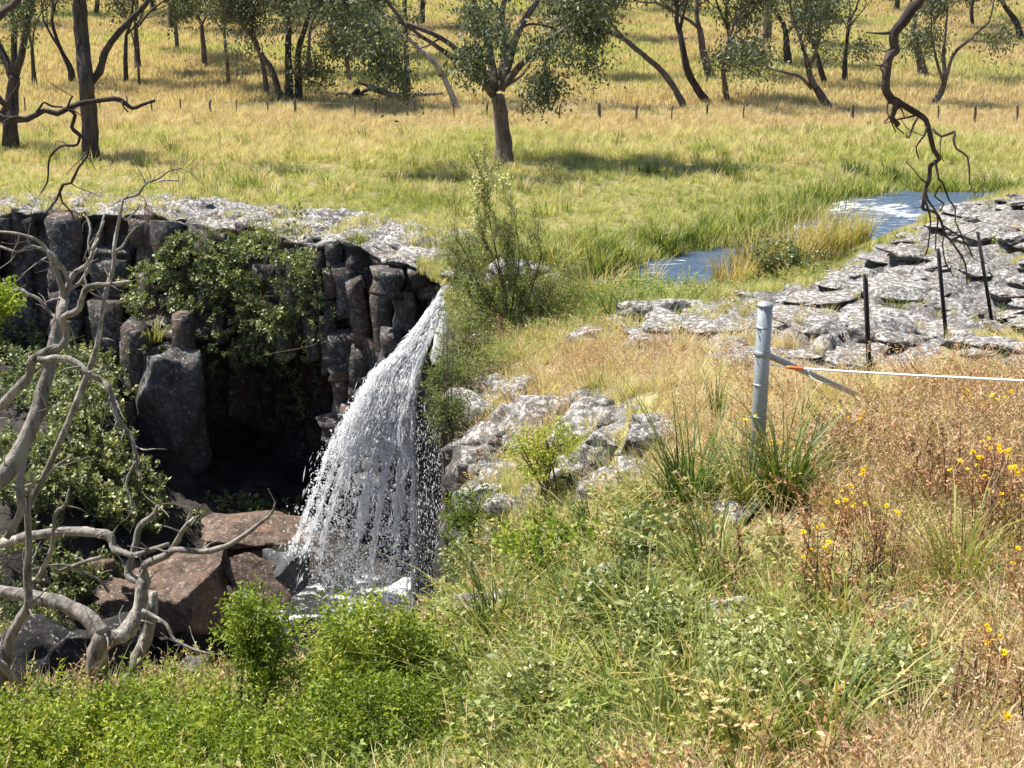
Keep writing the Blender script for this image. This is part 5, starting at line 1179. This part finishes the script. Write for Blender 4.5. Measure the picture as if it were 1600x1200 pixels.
bush('green shrub low on the gorge edge by the falls', 735, 815, hit(745, 850)[1] - .2, 60, 90, 81, 160, (.04, .014), (12, .14), (.0, .5), 'bush', 5)
bush('soft green shrub left of the wispy tall shrub', 728, 550, 20.5, 90, 120, 82, 420, (.055, .013), (12, .2), (.1, .8), 'fine', 7)
bush('grey brown twiggy shrub between the wispy shrub and the falls', 770, 580, 19.5, 110, 60, 83, 260, (.05, .010), (10, .2), (.3, 1), 'fine', 6)
bush('leafy dark shrub in the dry reeds on the shelf edge', 1235, 405, 27.2, 110, 50, 84, 260, (.07, .03), (9, .18), (.1, .6), 'creeper', 6)
bush('bright green weed mound on the bank below the reeds', 1000, 470, 25.5, 130, 40, 85, 300, (.07, .022), (9, .18), (.4, .9), 'bush', 8)
bush('bright grass green mound at the foot of the bank', 900, 505, 24.0, 120, 44, 86, 300, (.07, .022), (9, .18), (.3, .8), 'bush', 8)

def wispy(label, stems, d, seed, material='fine', leaf=(.065, .015), n=30, blossom=()):
    r = np.random.default_rng(1500 + seed); base = at(*stems[0][0], d); g = float(H(np.array([base[0]]), np.array([base[1]]))[0]); base[2] = min(base[2], g)
    root = thing('wispy_shrub', label, 'shrub', base); mb = MB(); segs, tips = [], []
    for px in stems:
        o = r.normal(0, .25); P = np.array([at(u, v, d + o * i / len(px)) for i, (u, v) in enumerate(px)]); P[0] = base
        tube(mb, P, np.linspace(.02, .006, len(P)), 6, 4, .1, seed)
        for i in range(1, len(P)):
            for _ in range(6):
                f = r.uniform(0, 1); q = P[i - 1] * (1 - f) + P[i] * f; dr = P[i] - P[i - 1]; dr /= np.linalg.norm(dr); grow(r, q, dr * .6 + rdirs(1, r)[0] * .7 + [0, 0, .3], .42, .006, 1, segs, tips, .25, (2, 4), .6)
    for P, R in segs: tube(mb, P, np.maximum(R, .002), 4, 1)
    obj('stems', mb.mesh('stems', M['twig'], True, base), root)
    C = np.concatenate([np.linspace(P[0], P[-1], n) for P, R in segs]); C = C + r.normal(0, .03, C.shape); D = rdirs(len(C), r) * .8 + [0, 0, .7]
    V, F = leaves(C, D, leaf[0] * r.uniform(.6, 1.3, len(C)), leaf[1], r); obj('foliage', make_mesh('foliage', V - base, F, {'var': np.repeat(r.uniform(0, 1, len(C)), 4)}, False, [M[material]]), root)
    for u, v, s in blossom:
        c = at(u, v, d); m = 60; C = c + r.normal(0, s / ppm(c), (m, 3)); V, F = leaves(C, rdirs(m, r) + [0, 0, .6], .07, .03, r); obj('blossom', make_mesh('blossom', V - base, F, {'var': np.repeat(r.uniform(0, 1, m), 4)}, False, [M['cream']]), root)
for q, (lab, u, v, d, w, h, n, va) in enumerate([('fine leaved green shrub close right of the waterfall lip', 722, 425, 26.0, 70, 90, 420, (.2, .9)), ('feathery shrub at the right foot of the wispy shrub', 862, 455, 23.0, 110, 90, 420, (.3, 1)), ('dark fine shrub hanging over the gorge edge below the lip', 712, 610, 19.0, 60, 90, 320, (.0, .5)),
      ('olive fine shrub at the left foot of the wispy shrub', 745, 485, 22.6, 90, 110, 420, (.1, .7)), ('thin grey green shrub above the outcrop stones', 700, 660, 17.5, 50, 70, 200, (.0, .5))]):
    bush(lab, u, v, d, w, h, 110 + q, n, (.06, .013), (12, .22), va, 'fine', 7, up=.9)
wispy('tall wispy shrub with cream blossom tip at the head of the falls', [[(797,560),(790,500),(782,430),(768,360),(755,300),(752,272)],[(800,560),(815,500),(835,440),(848,395)],[(794,560),(772,500),(745,440),(728,395)],[(800,560),(800,480),(812,400),(805,350)],[(797,560),(778,520),(752,480)],[(802,560),(830,520),(846,480)],[(798,560),(790,470),(770,400),(742,360)]], 22.3, 1, blossom=[(748,285,10),(765,275,9),(785,282,8),(742,300,6),(770,365,6),(740,345,5)])

# climbing plants on the cliff: leaves spread over the rock that the eye meets there
from mathutils.bvhtree import BVHTree
_tri = [tuple(int(a) for a in f) for f in CF]
BV = BVHTree.FromPolygons([tuple(map(float, v)) for v in G.reshape(-1, 3)], _tri)
def surf(u, v):
    dr = raydir(u, v); dr = dr / np.linalg.norm(dr); h_ = BV.ray_cast(Vector(CAM), Vector(dr)); best = None
    if h_[0] is not None: best = (np.array(h_[0]), np.array(h_[1]), h_[3])
    rr = dr / dr[1]; ts = np.arange(14, 37, .06); p = CAM[None] + rr[None] * ts[:, None]; hz = H(p[:, 0], p[:, 1])
    below = np.nonzero((p[:, 2] < hz) & (p[:, 2] > hz - 1.0))[0]
    if len(below):
        q = p[below[0]]; dist = np.linalg.norm(q - CAM)
        if best is None or dist < best[2]: best = (q, np.array([0, -.5, .85]), dist)
    return best
def in_poly(poly, n, r):
    P = np.array(poly, float); out = []
    while len(out) < n:
        u = r.uniform(P[:, 0].min(), P[:, 0].max(), 200); v = r.uniform(P[:, 1].min(), P[:, 1].max(), 200); k = inside(u, v, P); out += list(zip(u[k], v[k]))
    return out[:n]
def creeper(label, poly, n, seed, thick=.4, leaf=(.092, .060), var=(.1, .9), nl=11, tufts=0, name='creeper', material='creeper', hang=.35):
    r = np.random.default_rng(1700 + seed); pos, dirs = [], []
    for u, v in in_poly(poly, n, r):
        s = surf(u, v)
        if s is None: continue
        pos.append(s[0]); nrm = s[1] if s[1][1] < .3 else -s[1]; dirs.append(nrm)
    pos = np.array(pos); dirs = np.array(dirs); base = pos[np.argmin(pos[:, 2])]
    lump = fbm(pos * 1.1, seed, 3); k = r.uniform(size=len(pos)) < smooth(.38, .56, lump); pos, dirs, lump = pos[k], dirs[k], lump[k]
    root = thing(name, label, 'climbing plant', base)
    off = r.uniform(.02, 1, len(pos)) * thick * (.4 + 1.6 * (lump - .3).clip(0))
    off = off + (.22 if thick > .3 else 0); P = pos + dirs * off[:, None] + np.array([0, -.2, .1]) * off[:, None]
    D = dirs + r.normal(0, .6, dirs.shape) + np.array([0, 0, .3]); T = [sprig(nl, .22, leaf[0], leaf[1], r, 1.0) for _ in range(4)]
    mb = MB(); sel = r.integers(0, 4, len(P)); vv = np.clip(var[0] + (var[1] - var[0]) * (.5 + 1.1 * (fbm(P * 2.2, seed + 3, 3) - .5) + r.normal(0, .2, len(P))), 0, 1)
    for q in range(4): m = sel == q; stamp(mb, T[q], P[m], D[m], r.uniform(.6, 1.25, m.sum()), r, vv[m])
    obj('foliage', mb.mesh('foliage', M[material], False, base), root)
    mb = MB()
    for q in range(40):
        a = P[r.integers(len(P))]; tube(mb, [a, a + np.array([r.normal(0, .25), -.05, -.35 * r.random()]), a + np.array([r.normal(0, .4), .05, -hang - r.random() * .6])], [.010, .008, .004], 4, 3)
    obj('vine_stems', mb.mesh('vine_stems', M['twig'], True, base), root, kind='stuff'); return root
creeper('leafy creeper blanket hanging over the top of the shaded cliff', [(215,440),(250,390),(320,355),(450,370),(510,400),(500,440),(470,480),(460,560),(420,580),(380,560),(330,545),(290,530),(220,540),(205,500)], 2300, 1, .55, var=(.05, .8))
creeper('strip of creeper trailing down the broken columns near the falls', [(440,440),(520,420),(530,500),(500,560),(470,620),(440,640),(425,560)], 420, 2, .35, var=(.1, .8))
creeper('creeper mound on the shaded ledge left of the jutting block', [(70,610),(110,570),(190,590),(225,640),(240,700),(190,720),(100,690),(60,660)], 900, 3, .5, var=(.2, .95))
creeper('large creeper mound low on the left of the dark cave', [(0,690),(60,690),(150,700),(230,740),(280,790),(260,850),(180,850),(100,830),(0,800)], 1700, 4, .6, var=(.15, .9))
creeper('dark creeper on the cliff behind the dead branches', [(0,520),(130,500),(190,520),(210,590),(120,610),(0,680)], 900, 5, .35, var=(0, .55))
creeper('thin greenery along the foot of the cave by the slabs', [(290,790),(400,780),(480,790),(500,830),(420,815),(300,830)], 260, 6, .25, (.10, .06), (.1, .7))
creeper('dark sparse creeper on the lower left rock behind the dead trunks', [(0,820),(120,850),(200,880),(210,960),(80,1010),(0,960)], 420, 7, .35, var=(.1, .7))
creeper('weedy greenery at the left edge beneath the grassy boulder', [(0,960),(90,960),(110,1010),(70,1050),(0,1040)], 300, 8, .3, (.10, .05), (.5, 1))
for q, (lab, u, v, h, va) in enumerate([('golden green grass tuft on the rim above the creeper', 385, 385, 46, (.4, .8)), ('second golden grass tuft on the rim, left of the broad one', 345, 375, 40, (.35, .75)), ('yellow green tuft at the right end of the rim', 562, 378, 30, (.4, .8)), ('green tuft on the broken column tops', 488, 430, 34, (.4, .85)), ('broad yellow green grass tuft among the rim stones', 425, 380, 46, (.45, .85)), ('small lit green tuft on the dark cliff behind the dead branches', 125, 515, 28, (.3, .6)), ('dry hanging tuft on the cliff under the creeper', 240, 530, 40, (.6, 1)), ('grass tuft on the ledge of the broken columns', 440, 540, 36, (.3, .8)), ('small tuft on the cliff beside the pale dead limb', 165, 435, 30, (.6, 1)), ('green tuft hanging in the middle of the creeper', 400, 470, 40, (.35, .8)), ('olive tuft at the left end of the creeper blanket', 300, 420, 40, (.4, .9))]):
    s = surf(u, v); tussock(lab, u, v, h, 90, va, .016, .8, .5, .22, 70 + q, 'tussock', 'grass_tuft', None, None, 3, s[0] + np.array([0, -.12, 0]), 'grass tuft')
bush('bright green leafy branch at the left edge in front of the cliff', 2, 495, 9.4, 46, 60, 95, 110, (.04, .016), (12, .13), (.2, .8), 'bush', 4, base_h=at(-140, 560, 9.3), stems=2)

# yellow daisies
def daisy_plant(label, heads, seed, base_v=None):
    r = np.random.default_rng(1900 + seed); us = [h[0] for h in heads]; vs = [h[1] for h in heads]
    p = hit(np.mean(us), max(vs) + (base_v or 70)); root = thing('flowering_weed', label, 'yellow daisy', p)
    mb = MB()
    heads = list(heads) + [(u + r.normal(0, 13), v + r.normal(4, 10)) for u, v in heads if len(heads) > 3]
    for u, v in heads:
        e = at(u, v, p[1] + r.uniform(-.12, .12)); b0 = p + np.array([r.normal(0, .03), r.normal(0, .03), -.02]); mid = (b0 + e) / 2 + np.array([r.normal(0, .03), 0, .04])
        tube(mb, [b0, mid, e], [.004, .003, .002], 4, 4)
        nl = 12; f = r.uniform(.2, .9, nl)[:, None]; C = b0 * (1 - f) + e * f; V, F = leaves(C, rdirs(nl, r) + [0, 0, .5], .05, .012, r); mb.add(V, F, .3)
        fm_ = MB(); nn_ = 11; a = np.arange(nn_) * 2 * math.pi / nn_; ax = np.array([r.normal(0, .35), r.normal(0, .3) - .3, 1]); ax /= np.linalg.norm(ax)
        Xa, Ya, Za = frames(ax[None], r, False); D = np.cos(a)[:, None] * Xa + np.sin(a)[:, None] * Ya + Za * .25
        s = r.uniform(.6, 1.0); V, F = leaves(np.repeat(e[None], nn_, 0), D, .024 * s, .013 * s, r, False, 0); fm_.add(V, F, r.uniform(0, 1)); tube(fm_, [e - Za[0] * .004, e + Za[0] * .006], .007 * s, 7); obj('flower', fm_.mesh('flower', M['yellow'], False, p), root)
    obj('stems', mb.mesh('stems', M['weed'], False, p), root)
DA = [('yellow daisies at the right edge level with the tape', [(1505,612),(1515,622),(1550,618),(1556,625),(1512,610),(1580,612)]), ('thick cluster of yellow daisies near the right edge', [(1535,690),(1545,685),(1520,705),(1548,700),(1570,705),(1575,712),(1560,695),(1528,715),(1540,735)]), ('daisy plant with scattered heads below the thick cluster', [(1500,720),(1512,733),(1545,748),(1520,745),(1590,740),(1585,730),(1568,760)]),
      ('low bright daisy heads beneath the scattered daisies', [(1562,785),(1568,783),(1555,790),(1595,775)]), ('three yellow daisies left of the brown stalks', [(1315,768),(1330,760),(1308,785),(1322,782),(1335,788)]), ('sparse daisies on the dry weeds under the steel post', [(1275,826),(1268,860),(1288,855),(1255,830),(1290,858)]), ('daisies in the middle of the dry slope', [(1345,742),(1352,730),(1385,790),(1402,800),(1365,815)]),
      ('little daisies beside the stay footing', [(1310,640),(1345,655),(1350,645),(1300,645)]), ('yellow flowers at the lower right edge', [(1545,985),(1560,1000),(1575,1020),(1558,1035),(1548,1000)]), ('lone daisy low on the right of the slope', [(1570,1115),(1574,1120)]), ('pale daisies at the right edge beside the tall tussock', [(1590,857),(1583,880),(1580,893)]), ('daisies among the green tussock right of the post', [(1190,685),(1205,690),(1215,700),(1180,650),(1240,690)]), ('yellow head among the brambles at the gorge edge', [(722,857),(716,862)])]
for q, (lab, hd) in enumerate(DA): daisy_plant(lab, hd, q)

# brown dry stalks, and pale fallen sticks
def stalks(label, u0, u1, v, hpx, n, seed, material='rust'):
    r = np.random.default_rng(2100 + seed); p = hit((u0 + u1) / 2, v); k = ppm(p); root = thing('dry_weed', label, 'dry weed', p)
    for q in range(n):
        mb = MB(); x = r.uniform(-.5, .5) * (u1 - u0) / k; b0 = np.array([x, r.normal(0, .18), 0.0]); b0[2] = float(H(np.array([p[0] + x]), np.array([p[1] + b0[1]]))[0]) - p[2]
        h = hpx / k * r.uniform(.7, 1.2); e = b0 + np.array([r.normal(0, .05), r.normal(0, .04), h]); tube(mb, [b0, (b0 + e) / 2 + r.normal(0, .012, 3), e], [.0045, .0035, .0015], 5, 4)
        m = 46; f = r.uniform(.25, 1, m)[:, None]; C = b0 * (1 - f) + e * f + r.normal(0, .010, (m, 3)); V, F = leaves(C, rdirs(m, r) + [0, 0, .7], .032, .011, r); mb.add(V, F, np.repeat(r.uniform(0, .75, m), 4)); obj('stalk', mb.mesh('stalk', M[material]), root)
stalks('upright brown dry stalks in the middle of the dry slope', 1240, 1420, 950, 150, 16, 1)
stalks('dark dry stalks at the right edge by the tall tussock', 1500, 1600, 870, 150, 12, 2)
stalks('short brown stalks below the dark tussock', 1120, 1230, 905, 100, 9, 3)
stalks('dry brown stalks left of the daisies', 1400, 1500, 800, 130, 10, 4)
stalks('brown dead stalks standing between the post and the tussock', 1110, 1180, 760, 90, 8, 5)
stalks('dry stalks in the bottom right corner', 1420, 1600, 1180, 150, 12, 6)
for q, (lab, px, w) in enumerate([('pale bent stick poking out of the brambles', [(735,875),(742,905),(755,940),(768,958),(790,965),(815,975)], 2.2), ('thin grey stick lying across the brambles', [(905,835),(885,880),(870,925)], 1.6), ('short pale stick low at the bottom centre', [(1048,1085),(1058,1120),(1072,1165)], 3.5), ('dry yellow blade leaning at the bottom right', [(1340,1148),(1360,1175),(1385,1215)], 3.6), ('forked twig lying over the small rocks', [(960,790),(990,775),(1015,770)], 1.5)]):
    p = hit(px[len(px) // 2][0], px[len(px) // 2][1] + 20); mb = MB(); P = np.array([at(u, v, p[1] - .05) for u, v in px]); tube(mb, P, np.linspace(w, w * .6, len(P)) / ppm(p), 6, 4, .15, q); b0 = P[0]; obj('stick', mb.mesh('stick', M['dead'], True, b0), None, b0, lab, 'stick')
